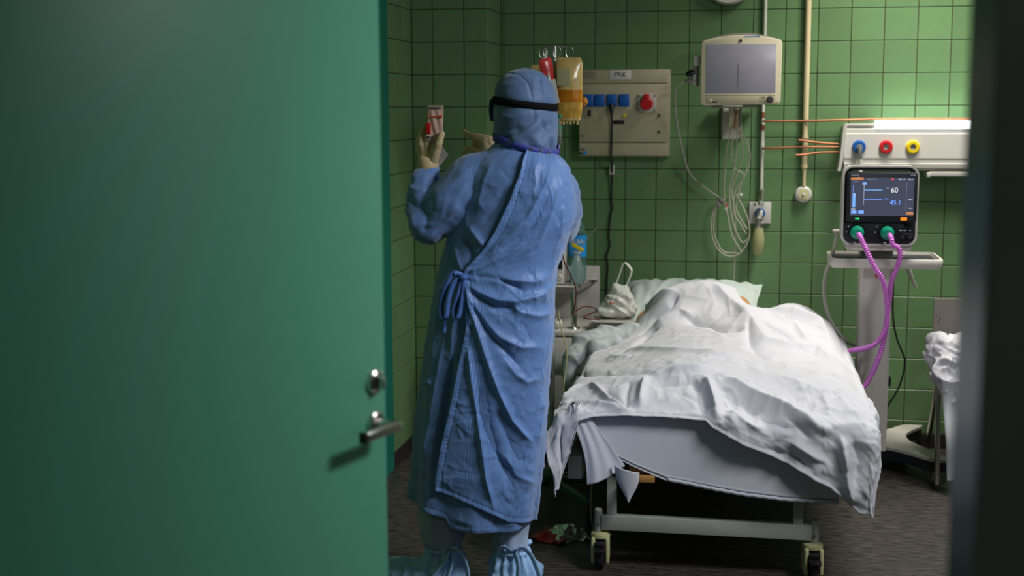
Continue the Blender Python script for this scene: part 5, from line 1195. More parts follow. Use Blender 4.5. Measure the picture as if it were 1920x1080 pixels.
FOLDS = [
    ([(-0.129,-0.729),(-0.076,-0.79),(-0.02,-0.874),(0.016,-1.002)], 0.022, 0.014),
    ([(-0.267,-0.863),(-0.16,-0.98),(-0.071,-1.131),(0.014,-1.128)], 0.03, -0.022),
    ([(-0.376,-0.894),(-0.32,-0.877),(-0.267,-0.852),(-0.208,-0.896)], 0.025, 0.016),
    ([(0.005,-0.919),(0.039,-1.1),(0.081,-1.259),(0.16,-1.251),(0.289,-1.159),(0.367,-1.329)], 0.032, 0.02),
    ([(0.03,-1.206),(0.053,-1.404),(0.106,-1.471),(0.199,-1.401),(0.283,-1.329)], 0.024, -0.018),
    ([(0.022,-1.047),(0.025,-1.209),(0.033,-1.345)], 0.012, -0.012),
    ([(0.103,-0.835),(0.213,-0.832),(0.314,-0.832),(0.373,-1.0)], 0.03, 0.016),
    ([(0.087,-1.002),(0.148,-1.008),(0.213,-1.047)], 0.014, -0.016),
    ([(0.101,-1.047),(0.162,-1.058),(0.23,-1.106)], 0.01, -0.012),
    ([(0.213,-0.885),(0.232,-0.958),(0.261,-1.061)], 0.014, 0.01),
    ([(-0.135,-1.873),(-0.11,-1.937),(-0.093,-1.99),(-0.082,-2.057)], 0.014, 0.024),
    ([(-0.166,-1.901),(-0.138,-1.956),(-0.118,-2.021)], 0.02, -0.01),
    ([(-0.079,-1.845),(-0.023,-1.887),(0.033,-1.915),(0.106,-1.962),(0.179,-2.012),(0.255,-2.068),(0.319,-2.088)], 0.028, 0.022),
    ([(-0.076,-1.945),(0.014,-1.973),(0.089,-2.035),(0.193,-2.09)], 0.035, -0.012),
    ([(-0.057,-2.001),(0.008,-2.054),(0.073,-2.085)], 0.014, 0.01),
    ([(0.143,-2.015),(0.193,-2.065),(0.23,-2.11)], 0.016, -0.01),
    ([(0.16,-2.121),(0.224,-2.157),(0.283,-2.191)], 0.014, 0.01),
    ([(0.089,-2.155),(0.162,-2.168),(0.232,-2.213)], 0.014, -0.008),
    ([(0.331,-2.093),(0.347,-2.174),(0.362,-2.277),(0.376,-2.339)], 0.02, 0.026),
    ([(0.37,-2.115),(0.392,-2.185),(0.378,-2.283)], 0.018, -0.014),
    ([(-0.334,-1.817),(-0.345,-1.929),(-0.348,-2.007)], 0.012, 0.016),
    ([(-0.404,-1.789),(-0.404,-1.926),(-0.393,-2.018)], 0.012, -0.008),
    ([(-0.562,-1.686),(-0.503,-1.848),(-0.452,-1.976),(-0.385,-2.035)], 0.014, 0.016),
    ([(-0.497,-1.82),(-0.446,-1.92),(-0.399,-2.007)], 0.01, -0.012),
    ([(-0.604,-1.976),(-0.567,-1.959),(-0.477,-1.995),(-0.402,-2.037)], 0.014, 0.012),
    ([(-0.556,-2.043),(-0.576,-2.001),(-0.592,-2.023)], 0.01, 0.014),
    ([(-0.651,-1.616),(-0.654,-1.836),(-0.66,-2.029)], 0.014, 0.014),
    ([(-0.651,-1.58),(-0.651,-1.806),(-0.657,-1.976)], 0.012, -0.012),
    ([(-0.648,-1.351),(-0.629,-1.385),(-0.578,-1.524)], 0.022, -0.018),
    ([(-0.592,-1.677),(-0.626,-1.73),(-0.651,-1.848)], 0.012, 0.008),
    ([(-0.331,-1.834),(-0.284,-1.825),(-0.236,-1.825),(-0.172,-1.82),(-0.115,-1.797)], 0.02, 0.016),
    ([(-0.309,-1.901),(-0.222,-1.906),(-0.149,-1.898)], 0.028, -0.01),
    ([(-0.48,-1.203),(-0.371,-1.312),(-0.244,-1.493),(-0.101,-1.569),(0.016,-1.558)], 0.022, 0.012),
    ([(-0.486,-1.217),(-0.444,-1.072),(-0.404,-0.935),(-0.362,-0.916)], 0.016, -0.026),
    ([(-0.542,-1.214),(-0.486,-1.32),(-0.43,-1.357)], 0.02, 0.01),
    ([(-0.505,-0.64),(-0.466,-0.534),(-0.379,-0.695),(-0.287,-0.751)], 0.014, 0.014),
    ([(-0.452,-0.894),(-0.382,-0.81),(-0.32,-0.804),(-0.281,-0.762)], 0.014, -0.018),
    ([(-0.278,-1.265),(-0.172,-1.27),(-0.045,-1.279)], 0.02, 0.006),
    ([(-0.609,-1.376),(-0.477,-1.611),(-0.371,-1.705),(-0.253,-1.853)], 0.03, -0.008),
    ([(-0.693,-2.043),(-0.752,-2.104),(-0.716,-2.247)], 0.014, 0.012),
    ([(-0.615,-2.085),(-0.64,-2.149),(-0.618,-2.247)], 0.01, -0.014),
    ([(0.246,-1.675),(0.322,-1.633),(0.395,-1.68)], 0.025, 0.008),
    ([(0.014,-1.719),(0.109,-1.753),(0.202,-1.845),(0.308,-1.895)], 0.03, 0.006),
    ([(0.415,-1.792),(0.446,-1.909),(0.446,-2.018)], 0.02, 0.01),
]

nu, nv = 260, 330
u = np.linspace(0, 1, nu + 1); v = np.linspace(0, 1, nv + 1)
A1 = -.62 - .20 + (.20 + 1.05 + .17) * u
h0 = np.interp(A1, *zip(*HEAD)); f1 = np.interp(A1, *zip(*FOOT))
k_ = np.ones(5) / 5; h0 = np.convolve(np.pad(h0, 2, 'edge'), k_, 'valid')
AA = np.broadcast_to(A1, (nv + 1, nu + 1)); BB = h0[None] + (YF - f1 - h0)[None] * v[:, None]
P = blanket_surface(AA.ravel(), BB.ravel())
def grid_normals(P, nr, nc):
    Q = P.reshape(nr, nc, 3); du = np.gradient(Q, axis=1); dv = np.gradient(Q, axis=0)
    n = np.cross(du, dv); n /= np.maximum(np.linalg.norm(n, axis=2, keepdims=True), 1e-9); return n.reshape(-1, 3)
N = -grid_normals(P, nv + 1, nu + 1)
if N[(nv // 2) * (nu + 1) + nu // 2, 2] < 0: N = -N
ab_ = np.stack([AA.ravel(), BB.ravel()], 1)
D = np.zeros(len(P))
for line, w_, h_ in FOLDS: D += h_ * stroke(ab_, line, w_)
q3 = np.stack([ab_[:, 0], ab_[:, 1], np.zeros(len(P))], 1)
D *= 1.6
D += 0.007 * noise(q3 * np.array([5., 6., 1]) + 2.2) + 0.003 * noise(q3 * np.array([14., 16., 1]) + 7.7)
D += creases(ab_, 240, 31, (0.06, 0.28), (0.005, 0.016), (0.0015, 0.0075))
D += creases(ab_, 900, 77, (0.03, 0.11), (0.003, 0.007), (0.0008, 0.0038))
D += creases(ab_, 260, 14, (0.025, 0.09), (0.003, 0.007), (0.0018, 0.0060), None, ((-.1, -2.4), (.5, -1.85)))
D += creases(ab_, 160, 15, (0.025, 0.09), (0.003, 0.006), (0.0014, 0.0045), None, ((-.66, -2.2), (-.05, -1.55)))
D += creases(ab_, 110, 12, (0.08, 0.22), (0.006, 0.014), (0.002, 0.006), (-0.75, 0.5), ((-.1, -2.4), (.5, -1.95)))
# hanging cloth swings in flutes near its lower edge
ov = np.hypot(np.maximum(XL - ab_[:, 0], 0) + np.maximum(ab_[:, 0] - XR, 0), np.maximum(YF - ab_[:, 1], 0))
D += np.minimum(1, ov / 0.2) * 0.010 * np.sin(ab_[:, 0] * 27 + 2.0 * ab_[:, 1])
# stitched hem all along the lower edge: a fine groove and puckers
dh = ((1 - v)[:, None] * np.abs(YF - f1 - h0)[None]).ravel()
D += -0.0022 * np.exp(-((dh - 0.016) / 0.0035) ** 2) + 0.0016 * np.exp(-(dh / 0.010) ** 2) + 0.0010 * np.sin(ab_[:, 0] * 420) * np.exp(-((dh - 0.016) / 0.006) ** 2)
P2 = P + N * D[:, None]
P2[:, 2] = np.maximum(P2[:, 2], 0.25)
fs = [(j * (nu + 1) + i, j * (nu + 1) + i + 1, (j + 1) * (nu + 1) + i + 1, (j + 1) * (nu + 1) + i) for j in range(nv) for i in range(nu)]
Nn = -grid_normals(P2, nv + 1, nu + 1); m_ = len(P2)
if Nn[(nv // 2) * (nu + 1) + nu // 2, 2] < 0: Nn = -Nn
allv = np.concatenate([P2, P2 - Nn * 0.003])
edge = [j * (nu + 1) for j in range(nv + 1)] + [nv * (nu + 1) + i for i in range(1, nu + 1)] + [j * (nu + 1) + nu for j in range(nv - 1, -1, -1)] + [i for i in range(nu - 1, 0, -1)]
fs2 = [tuple(i + m_ for i in q[::-1]) for q in fs]
fs3 = [(a, b, b + m_, a + m_) for a, b in zip(edge, edge[1:] + edge[:1])]
bl = thing('blanket', 'large rumpled white blanket draped over the patient and the whole bed', 'blanket', (-0.1, -1.2, 0.6))
arr('blanket_cloth', allv, fs + fs2 + fs3, M['sheet'], bl)

# crumpled grey-white sheet bundled at the left edge of the bed
g = G()
limb(g, [(-0.715, -0.98, 0.58), (-0.675, -0.93, 0.635), (-0.60, -0.88, 0.655), (-0.53, -0.82, 0.665), (-0.47, -0.76, 0.675)], [0.040, 0.052, 0.050, 0.042, 0.03])
limb(g, [(-0.725, -0.97, 0.60), (-0.735, -1.0, 0.52), (-0.73, -1.02, 0.45)], [0.036, 0.030, 0.018])
limb(g, [(-0.62, -0.98, 0.625), (-0.54, -0.92, 0.64)], [0.04, 0.034])
co, nr, fs = remesh(g, 0.007, 5)
co = co + nr * (0.012 * noise(co * np.array([13, 13, 16]))  + creases(np.stack([co[:, 0] + co[:, 1] * 0.6, co[:, 2] * 1.5 + co[:, 1] * 0.5], 1), 160, 4, (0.03, 0.12), (0.004, 0.012), (0.002, 0.007)))[:, None]
tag(arr('bundled_sheet', co, fs, M['greysheet'], None), 'crumpled greyish sheet bundled at the left edge of the bed below the carrier bag', 'sheet')

# ------------------------------------------------------------------ the person in the blue gown
pe = thing('person', 'person in blue striped surgical gown and hood holding up a sachet beside the bed', 'person', (-0.83, -2.3, 0))
GOWN_FOLDS = [
    ('F', [(-0.876,1.124),(-0.820,1.145),(-0.742,1.184),(-0.682,1.224)], 0.007, 0.007),
    ('F', [(-0.871,1.110),(-0.794,1.113),(-0.729,1.106),(-0.657,1.102),(-0.602,1.135)], 0.018, 0.016),
    ('F', [(-0.855,1.115),(-0.768,1.110),(-0.683,1.066)], 0.011, -0.014),
    ('F', [(-0.873,1.096),(-0.829,1.063),(-0.769,1.040),(-0.708,1.039),(-0.640,1.060),(-0.595,1.098)], 0.016, 0.016),
    ('F', [(-0.861,1.071),(-0.778,1.014),(-0.717,1.020)], 0.013, -0.013),
    ('F', [(-0.729,1.027),(-0.700,1.002),(-0.648,0.991),(-0.602,1.004)], 0.013, 0.012),
    ('F', [(-0.876,1.084),(-0.847,1.024),(-0.813,0.973),(-0.769,0.922),(-0.700,0.890),(-0.626,0.892)], 0.015, 0.014),
    ('F', [(-0.861,1.041),(-0.809,0.947),(-0.761,0.888),(-0.700,0.820)], 0.014, -0.013),
    ('F', [(-0.752,0.850),(-0.718,0.802),(-0.683,0.777),(-0.636,0.796)], 0.012, 0.01),
    ('F', [(-0.878,1.075),(-0.839,0.955),(-0.805,0.843),(-0.770,0.739),(-0.731,0.651),(-0.692,0.602),(-0.668,0.578)], 0.01, 0.016),
    ('F', [(-0.869,0.902),(-0.856,0.782),(-0.831,0.607),(-0.813,0.455),(-0.788,0.346)], 0.009, 0.015),
    ('F', [(-0.840,0.763),(-0.811,0.623),(-0.772,0.519),(-0.714,0.429)], 0.02, -0.018),
    ('F', [(-0.779,0.695),(-0.745,0.591),(-0.684,0.505)], 0.02, -0.01),
    ('F', [(-0.754,0.537),(-0.719,0.468),(-0.658,0.444)], 0.012, 0.009),
    ('F', [(-0.658,0.577),(-0.640,0.648),(-0.626,0.736)], 0.012, 0.01),
    ('F', [(-0.602,1.454),(-0.622,1.403),(-0.672,1.308),(-0.733,1.244),(-0.794,1.197)], 0.011, 0.01),
    ('F', [(-0.614,1.364),(-0.665,1.266),(-0.751,1.201)], 0.013, -0.01),
    ('F', [(-0.558,1.401),(-0.572,1.267),(-0.602,1.166)], 0.006, 0.0028),
    ('F', [(-0.580,1.435),(-0.589,1.351),(-0.639,1.233),(-0.699,1.181)], 0.01, 0.007),
    ('F', [(-0.656,1.484),(-0.651,1.417),(-0.656,1.367)], 0.012, 0.004),
    ('F', [(-0.903,0.620),(-0.890,0.581)], 0.006, 0.0028),
    ('F', [(-0.937,0.494),(-0.908,0.477)], 0.006, 0.0028),
    ('F', [(-0.950,0.439),(-0.923,0.413)], 0.006, 0.0028),
    ('G', [(-0.915,0.901),(-0.934,0.760),(-0.957,0.618),(-0.985,0.455)], 0.014, -0.016),
    ('G', [(-0.944,0.935),(-0.969,0.794),(-0.996,0.634),(-1.021,0.490),(-1.037,0.372)], 0.006, 0.006),
    ('G', [(-0.896,1.075),(-0.918,0.936),(-0.928,0.831)], 0.01, 0.01),
    ('G', [(-0.951,1.143),(-0.970,0.969),(-0.994,0.794),(-1.016,0.615)], 0.016, 0.008),
    ('G', [(-0.912,1.209),(-0.898,1.161),(-0.883,1.123)], 0.006, 0.006),
    ('G', [(-0.863,1.272),(-0.837,1.239),(-0.815,1.210)], 0.01, 0.012),
    ('G', [(-0.880,1.238),(-0.854,1.196),(-0.864,1.153)], 0.014, -0.012),
    ('G', [(-0.784,1.484),(-0.818,1.400),(-0.836,1.315)], 0.012, 0.007),
    ('G', [(-0.741,1.400),(-0.776,1.333),(-0.819,1.281)], 0.012, -0.007),
    ('G', [(-1.026,0.793),(-1.009,0.758),(-0.987,0.767)], 0.01, 0.007),
    ('G', [(-1.028,0.633),(-1.011,0.589),(-1.015,0.526)], 0.01, 0.007),
    ('G', [(-0.871,0.281),(-0.782,0.278)], 0.01, 0.004),
]

HZ = np.array([1.487, 1.504, 1.530, 1.556, 1.582, 1.616, 1.642, 1.668, 1.693, 1.719, 1.744, 1.760, 1.770, 1.773])
HLx = np.array([-.745, -.768, -.796, -.807, -.810, -.811, -.811, -.812, -.808, -.801, -.785, -.763, -.735, -.712])
HRx = np.array([-.612, -.608, -.604, -.603, -.602, -.602, -.604, -.605, -.609, -.618, -.635, -.655, -.682, -.704])
def hood(th_, z_, off=0.0):
    l, r = np.interp(z_, HZ, HLx), np.interp(z_, HZ, HRx); a = (r - l) / 2; d = a * 1.08 + 0.004
    return np.stack([(l + r) / 2 + (a + off) * np.cos(th_), -2.265 + (d + off) * np.sin(th_), z_], -1)
COL_A = [150, 180, 210, 240, 270, 300, 330, 360, 420, 510]; COL_Z = [1.560, 1.557, 1.551, 1.539, 1.520, 1.508, 1.502, 1.502, 1.538, 1.560]
def collar_z(a): return float(np.interp(math.degrees(a), COL_A, COL_Z))
def collar_ring(a, o_, s_):
    zc = collar_z(a); z_ = zc + s_ * 0.0125; c0_ = hood(np.array([a]), np.array([max(1.49, min(z_, 1.55))]), o_ + 0.006 - s_ * 0.002)[0]; return (c0_[0], c0_[1], z_)
ZT = np.array([.20, .27, .33, .40, .50, .59, .68, .77, .86, .95, 1.04, 1.13, 1.21, 1.30, 1.37, 1.42, 1.46, 1.50, 1.535])
TL = np.array([-1.108, -1.104, -1.101, -1.089, -1.080, -1.074, -1.061, -1.047, -1.037, -1.021, -1.007, -.986, -.965, -.935, -.920, -.905, -.880, -.835, -.79])
TR = np.array([-.680, -.677, -.668, -.660, -.649, -.643, -.637, -.628, -.619, -.616, -.613, -.604, -.578, -.545, -.545, -.556, -.575, -.602, -.622])
TD = np.array([.165, .165, .165, .165, .165, .165, .165, .162, .158, .152, .145, .138, .136, .136, .132, .124, .112, .095, .080])
YC = -2.30
def torso(th, z_, off=0.0):
    """the gowned body as a smooth closed form: angle round the body and height -> point"""
    l, r, d = (cub(ZT, t_, z_) for t_ in (TL, TR, TD))
    c_, s_ = np.cos(th), np.sin(th); e = 2 / 2.35
    x = (l + r) / 2 + ((r - l) / 2 + off) * np.sign(c_) * np.abs(c_) ** e
    y = YC + (d + off) * np.sign(s_) * np.abs(s_) ** e
    P_ = np.stack([x, y, z_], -1)
    # the cloth closes in on the neck under the collar band
    aa = np.degrees((th + PI / 6 * 5) % (2 * PI) - PI / 6 * 5) % 360
    cz = np.interp(np.where(aa < 150, aa + 360, aa), COL_A, COL_Z) - 0.016
    l2, r2_ = np.interp(cz, HZ, HLx), np.interp(cz, HZ, HRx); a2 = (r2_ - l2) / 2 + 0.004 + off * 0.3
    N_ = np.stack([(l2 + r2_) / 2 + a2 * np.cos(th), -2.265 + (a2 * 1.08 + 0.004) * np.sin(th), cz], -1)
    s2 = np.clip((z_ - 1.462) / 0.06, 0, 1)[..., None]; s2 = s2 * s2 * (3 - 2 * s2)
    return P_ * (1 - s2) + N_ * s2
def place2(P):      # flatten the curved back into its own (across, height) plane with a slight shear, to lay folds out on it
    dy = P[:, 1] + 2.42
    return np.stack([P[:, 0] + 0.207 * dy, P[:, 2] + (1.637 - P[:, 2]) * 0.247 * dy], 1)
nth, nz = 360, 300
th = np.linspace(0, 2 * PI, nth, endpoint=False)
HX_ = [-1.11, -1.072, -.942, -.935, -.925, -.746, -.66, -.64]; HZ_ = [.36, .352, .317, .30, .287, .273, .298, .305]
hemz = np.interp(torso(th, np.full(nth, .3))[:, 0], HX_, HZ_)
tt = np.linspace(0, 1, nz + 1)
Z_ = hemz[None] + (1.524 - hemz[None]) * tt[:, None]; TH = np.broadcast_to(th, Z_.shape)
P = torso(TH.ravel(), Z_.ravel())
def tnorm(TH_, Z__):
    e = 1e-3; a = torso(TH_ + e, Z__) - torso(TH_ - e, Z__); b = torso(TH_, Z__ + e) - torso(TH_, Z__ - e)
    n_ = np.cross(a, b); return n_ / np.maximum(np.linalg.norm(n_, axis=1, keepdims=True), 1e-9)
N = tnorm(TH.ravel(), Z_.ravel()); ref = place2(P)
D = np.zeros(len(P)); backside = np.clip((YC + 0.05 - P[:, 1]) / 0.06, 0, 1)
for ly, line, w_, h_ in GOWN_FOLDS:
    if ly == 'G': D += h_ * stroke(ref, line, w_) * backside
uvm = np.stack([TH.ravel() * 0.19, P[:, 2]], 1)
low = np.clip((0.9 - P[:, 2]) / 0.6, 0, 1)
D += low * 0.010 * np.sin(TH.ravel() * 9 + 1.2 + P[:, 2] * 2) + 0.004 * noise(np.stack([uvm[:, 0] * 9, uvm[:, 1] * 5, uvm[:, 0] * 0], 1))
D += creases(uvm, 380, 21, (0.03, 0.13), (0.004, 0.010), (0.0012, 0.0038)) + creases(uvm, 600, 22, (0.02, 0.08), (0.0028, 0.0055), (0.0008, 0.0028))
eh = (Z_ - hemz[None]).ravel()
D += -0.0020 * np.exp(-((eh - 0.018) / 0.003) ** 2) + 0.0006 * np.sin(uvm[:, 0] * 500) * np.exp(-((eh - 0.014) / 0.008) ** 2)
Pg = P + N * D[:, None]
fs = [(j * nth + i, j * nth + (i + 1) % nth, (j + 1) * nth + (i + 1) % nth, (j + 1) * nth + i) for j in range(nz) for i in range(nth)]
m_ = len(Pg); Pin = Pg - N * 0.003
bt_ = [(i, i + m_, (i + 1) % nth + m_, (i + 1) % nth) for i in range(nth)]
arr('gown', np.concatenate([Pg, Pin]), fs + [tuple(k + m_ for k in q[::-1]) for q in fs] + bt_, M['gown2'], pe, np.concatenate([uvm, uvm]))

# the outer wrap of the gown, tied at the left side
EX = np.array([-.678, -.678, -.699, -.733, -.776, -.820, -.864, -.888, -.876, -.866, -.885, -.898, -.920, -.942, -.965, -.990])[::-1]
EZ = np.array([1.540, 1.501, 1.434, 1.35, 1.265, 1.188, 1.136, 1.110, 1.041, .972, .902, .832, .725, .618, .51, .37])[::-1]
na, nb = 240, 300
zz0 = np.linspace(0, 1, nb + 1); tg_ = np.radians(np.linspace(186, 352, 260))
rows_ = []
FX_ = [-1.0, -.981, -.822, -.734, -.655, -.60]; FZ_ = [.402, .398, .344, .306, .313, .33]
z_guess = 0.36 + (1.522 - 0.36) * zz0
the = []
for zq in z_guess:
    pts = torso(tg_, np.full(len(tg_), zq), 0.009); rf = place2(pts)
    xe = np.interp(rf[:, 1], EZ, EX); k = np.argmax(rf[:, 0] > xe); the.append(tg_[k])
the = np.array(the); kk = np.ones(9) / 9; the = np.convolve(np.pad(the, 4, 'edge'), kk, 'valid')
TE = the[:, None] + (np.radians(395) - the[:, None]) * np.linspace(0, 1, na + 1)[None]
xr0 = torso(TE[0], np.full(na + 1, .36), .009); fh = np.interp(place2(xr0)[:, 0], FX_, FZ_)
# the hem line is given in the sheared plane of the back: bring it to the cloth's own depth
fh = fh - (1.637 - fh) * 0.247 * (xr0[:, 1] + 2.42)
ZF = fh[None] + (1.522 - fh[None]) * zz0[:, None]
sN = np.broadcast_to(np.linspace(0, 1, na + 1)[None], TE.shape).ravel()
Pb = torso(TE.ravel(), ZF.ravel()); N = tnorm(TE.ravel(), ZF.ravel()); ref = place2(Pb)
D = 0.010 * (1 - 0.75 * np.clip((sN - 0.55) / 0.4, 0, 1)) + 0.004 * np.exp(-(sN / 0.03) ** 2)
backside = np.clip((YC + 0.03 - Pb[:, 1]) / 0.06, 0, 1)
for ly, line, w_, h_ in GOWN_FOLDS:
    if ly == 'F': D += h_ * stroke(ref, line, w_) * backside
uvf = np.stack([TE.ravel() * 0.19 + 0.3, Pb[:, 2]], 1)
D += np.clip((0.8 - Pb[:, 2]) / 0.6, 0, 1) * 0.005 * np.sin(TE.ravel() * 8) + 0.003 * noise(np.stack([uvf[:, 0] * 9, uvf[:, 1] * 5, uvf[:, 0] * 0 + 4], 1))
D += creases(uvf, 300, 5, (0.03, 0.12), (0.004, 0.010), (0.001, 0.0034)) + creases(uvf, 520, 6, (0.02, 0.08), (0.0028, 0.0055), (0.0008, 0.0030))
# stitched edges: fine groove and puckers beside the free edge and the hem
eh = (ZF - fh[None]).ravel(); ee = sN * 0.55 * 0.9
for dist, al in ((eh, uvf[:, 0]), (ee, Pb[:, 2])):
    D += -0.0020 * np.exp(-((dist - 0.016) / 0.003) ** 2) + 0.0012 * np.exp(-(dist / 0.008) ** 2) + 0.0007 * np.sin(al * 520 + 3 * np.sin(al * 40)) * np.exp(-((dist - 0.012) / 0.008) ** 2)
Pf = Pb + N * D[:, None]
w_ = na + 1; m_ = len(Pf)
fs = [(j * w_ + i, j * w_ + i + 1, (j + 1) * w_ + i + 1, (j + 1) * w_ + i) for j in range(nb) for i in range(na)]
edge = [i for i in range(w_)] + [j * w_ + na for j in range(1, nb + 1)] + [nb * w_ + i for i in range(na - 1, -1, -1)] + [j * w_ for j in range(nb - 1, 0, -1)]
ef = [(b, a, a + m_, b + m_) for a, b in zip(edge, edge[1:] + edge[:1])]
fl = arr('gown_wrap', np.concatenate([Pf, Pf - N * 0.0035]), fs + [tuple(k + m_ for k in q[::-1]) for q in fs] + ef, M['gown'], pe, np.concatenate([uvf, uvf]))
# sleeves
def sleeve(pts, rad, seed, flat_uv=0.0):
    g = G(); limb(g, pts, rad, 22)
    co, nr, fs = remesh(g, 0.0065, 10)
    P0, P1 = np.array(pts[0]), np.array(pts[-1])
    uv = np.stack([co[:, 2] * 0.8 - co[:, 0] * 0.55, co[:, 0] * 0.8 + co[:, 2] * 0.55], 1)
    d = 0.003 * noise(co * 9 + seed) + creases(np.stack([co[:, 0], co[:, 2]], 1), 170, seed, (0.04, 0.13), (0.003, 0.008), (0.001, 0.0036), ang=(0.9, 0.6))
    return co + nr * d[:, None], nr, fs, uv
co, nr, fs, uv = sleeve([(-.800, -2.30, 1.425), (-.868, -2.31, 1.405), (-.93, -2.335, 1.338), (-1.008, -2.345, 1.277), (-1.040, -2.315, 1.345), (-1.036, -2.285, 1.405)], [.092, .092, .090, .071, .058, .047], 3)
rf = place2(co); d = np.zeros(len(co))
for line, w_, h_ in (([(-.86, 1.46), (-.92, 1.40), (-.99, 1.36)], .016, .007), ([(-.84, 1.40), (-.90, 1.33), (-.97, 1.285)], .018, .008), ([(-.86, 1.355), (-.92, 1.29), (-.98, 1.245)], .014, -.010),
                     ([(-1.075, 1.37), (-1.04, 1.335), (-1.00, 1.35)], .010, -.012), ([(-1.08, 1.33), (-1.05, 1.30), (-1.04, 1.26)], .010, .009), ([(-1.07, 1.40), (-1.03, 1.385), (-1.0, 1.39)], .008, .007), ([(-1.02, 1.345), (-1.0, 1.30), (-1.01, 1.25)], .012, -.009)):
    d += h_ * stroke(rf, line, w_)
sl = arr('left_sleeve', co + nr * d[:, None], fs, M['gown2'], pe, uv)
cf = G().loft([[(-1.033 + r_ * math.cos(a) + dx, -2.278 + r_ * math.sin(a) + dy, z_ + 0.006 * math.cos(a)) for a in np.linspace(0, 2 * PI, 28, endpoint=False)] for r_, z_, dx, dy in ((.048, 1.405, -.003, -.008), (.044, 1.425, 0, -.002), (.039, 1.447, .002, .006), (.036, 1.449, .002, .006), (.036, 1.43, .001, .002))])
part(cf, 'sleeve_cuff', M['gown'], sl, sharp=0)
co, nr, fs, uv = sleeve([(-.66, -2.28, 1.41), (-.615, -2.25, 1.38), (-.605, -2.14, 1.30), (-.62, -2.06, 1.25), (-.74, -2.02, 1.33), (-.845, -2.03, 1.425)], [.085, .078, .072, .066, .056, .044], 9)
arr('right_sleeve', co, fs, M['gown2'], pe, uv)

# body: one continuous figure inside the clothes
g = G()
limb(g, [(-.83, -2.30, .93), (-.815, -2.30, 1.10), (-.78, -2.30, 1.30), (-.745, -2.30, 1.41), (-.715, -2.285, 1.47), (-.71, -2.27, 1.55)], [.125, .115, .118, .10, .06, .055])
limb(g, [(-.88, -2.30, .93), (-.86, -2.30, 1.12), (-.85, -2.30, 1.32)], [.10, .09, .085]); limb(g, [(-.75, -2.30, .93), (-.74, -2.30, 1.12), (-.665, -2.30, 1.32)], [.10, .09, .085])
limb(g, [(-.71, -2.27, 1.58), (-.715, -2.262, 1.66)], [.085, .090])
limb(g, [(-.755, -2.225, 1.585), (-.765, -2.215, 1.63)], [.045, .05]); limb(g, [(-.80, -2.185, 1.62), (-.805, -2.18, 1.605)], [.014, .016])
limb(g, [(-.86, -2.31, 1.40), (-1.00, -2.335, 1.285), (-1.032, -2.275, 1.43)], [.055, .042, .030])
limb(g, [(-.635, -2.27, 1.40), (-.62, -2.07, 1.265), (-.85, -2.03, 1.43)], [.055, .042, .030])
for s, fx, fy in ((-1, -.99, -2.29), (1, -.745, -2.31)):
    limb(g, [(-.83 + s * .075, -2.30, .90), (-.83 + s * .095, -2.30, .52), (fx, fy, .10)], [.090, .052, .034])
limb(g, [(-.99, -2.29, .075), (-1.16, -2.265, .05)], [.045, .038]); limb(g, [(-.745, -2.31, .075), (-.71, -2.14, .05)], [.045, .038])
co, nr, fs = remesh(g, 0.010, 4)
arr('body', co, fs, M['skin'], pe)

# hood, strap, goggles, mask, collar
nh, nzh = 200, 150
th = np.linspace(0, 2 * PI, nh, endpoint=False); zr = 1.487 + (1.773 - 1.487) * np.sin(np.linspace(0, 1, nzh + 1) * PI / 2) ** 0.9
TH, Z_ = np.meshgrid(th, zr); P = hood(TH.ravel(), Z_.ravel())
N = np.stack([np.cos(TH.ravel()), np.sin(TH.ravel()), np.clip((P[:, 2] - 1.70) * 12, 0, 3)], 1); N /= np.linalg.norm(N, axis=1, keepdims=True)
ref = np.stack([P[:, 0] + 0.18 * (P[:, 1] + 2.37), P[:, 2]], 1); bs_ = np.clip((-2.25 - P[:, 1]) / 0.05, 0, 1); D = np.zeros(len(P))
for line, w_, h_ in (([(-.645, 1.618), (-.717, 1.571), (-.775, 1.535)], .010, -.010), ([(-.640, 1.607), (-.71, 1.555), (-.76, 1.52)], .014, .012), ([(-.60, 1.60), (-.647, 1.57), (-.707, 1.53), (-.741, 1.505)], .010, -.009),
                     ([(-.595, 1.566), (-.630, 1.533), (-.664, 1.505)], .014, .010), ([(-.638, 1.608), (-.613, 1.558), (-.603, 1.508)], .008, -.007), ([(-.79, 1.60), (-.75, 1.575), (-.70, 1.585)], .012, -.006),
                     ([(-.80, 1.555), (-.78, 1.53), (-.74, 1.51)], .010, .008), ([(-.749, 1.757), (-.706, 1.749), (-.681, 1.724), (-.671, 1.691), (-.667, 1.664)], .0035, -.004), ([(-.667, 1.741), (-.657, 1.699)], .007, .004),
                     ([(-.645, 1.741), (-.637, 1.69)], .006, -.004), ([(-.635, 1.741), (-.627, 1.683)], .006, .004), ([(-.618, 1.724), (-.610, 1.672)], .006, .004), ([(-.66, 1.66), (-.662, 1.60)], .004, -.003), ([(-.784, 1.625), (-.732, 1.616), (-.681, 1.632)], .010, .004)):
    D += h_ * stroke(ref, line, w_) * bs_
strapz = 1.655 - 0.012 * np.cos(TH.ravel()) + 0.004
D -= 0.005 * np.exp(-((P[:, 2] - strapz) / 0.014) ** 2)
uvh = np.stack([TH.ravel() * 0.105, P[:, 2]], 1)
D += creases(uvh, 120, 8, (0.02, 0.08), (0.003, 0.007), (0.0006, 0.0022)) + np.clip((1.60 - P[:, 2]) / 0.1, 0, 1) * 0.004 * np.sin(TH.ravel() * 9 + P[:, 2] * 60)
Ph = P + N * D[:, None]
fs = [(j * nh + i, j * nh + (i + 1) % nh, (j + 1) * nh + (i + 1) % nh, (j + 1) * nh + i) for j in range(nzh) for i in range(nh)] + [tuple(nzh * nh + i for i in range(nh))]
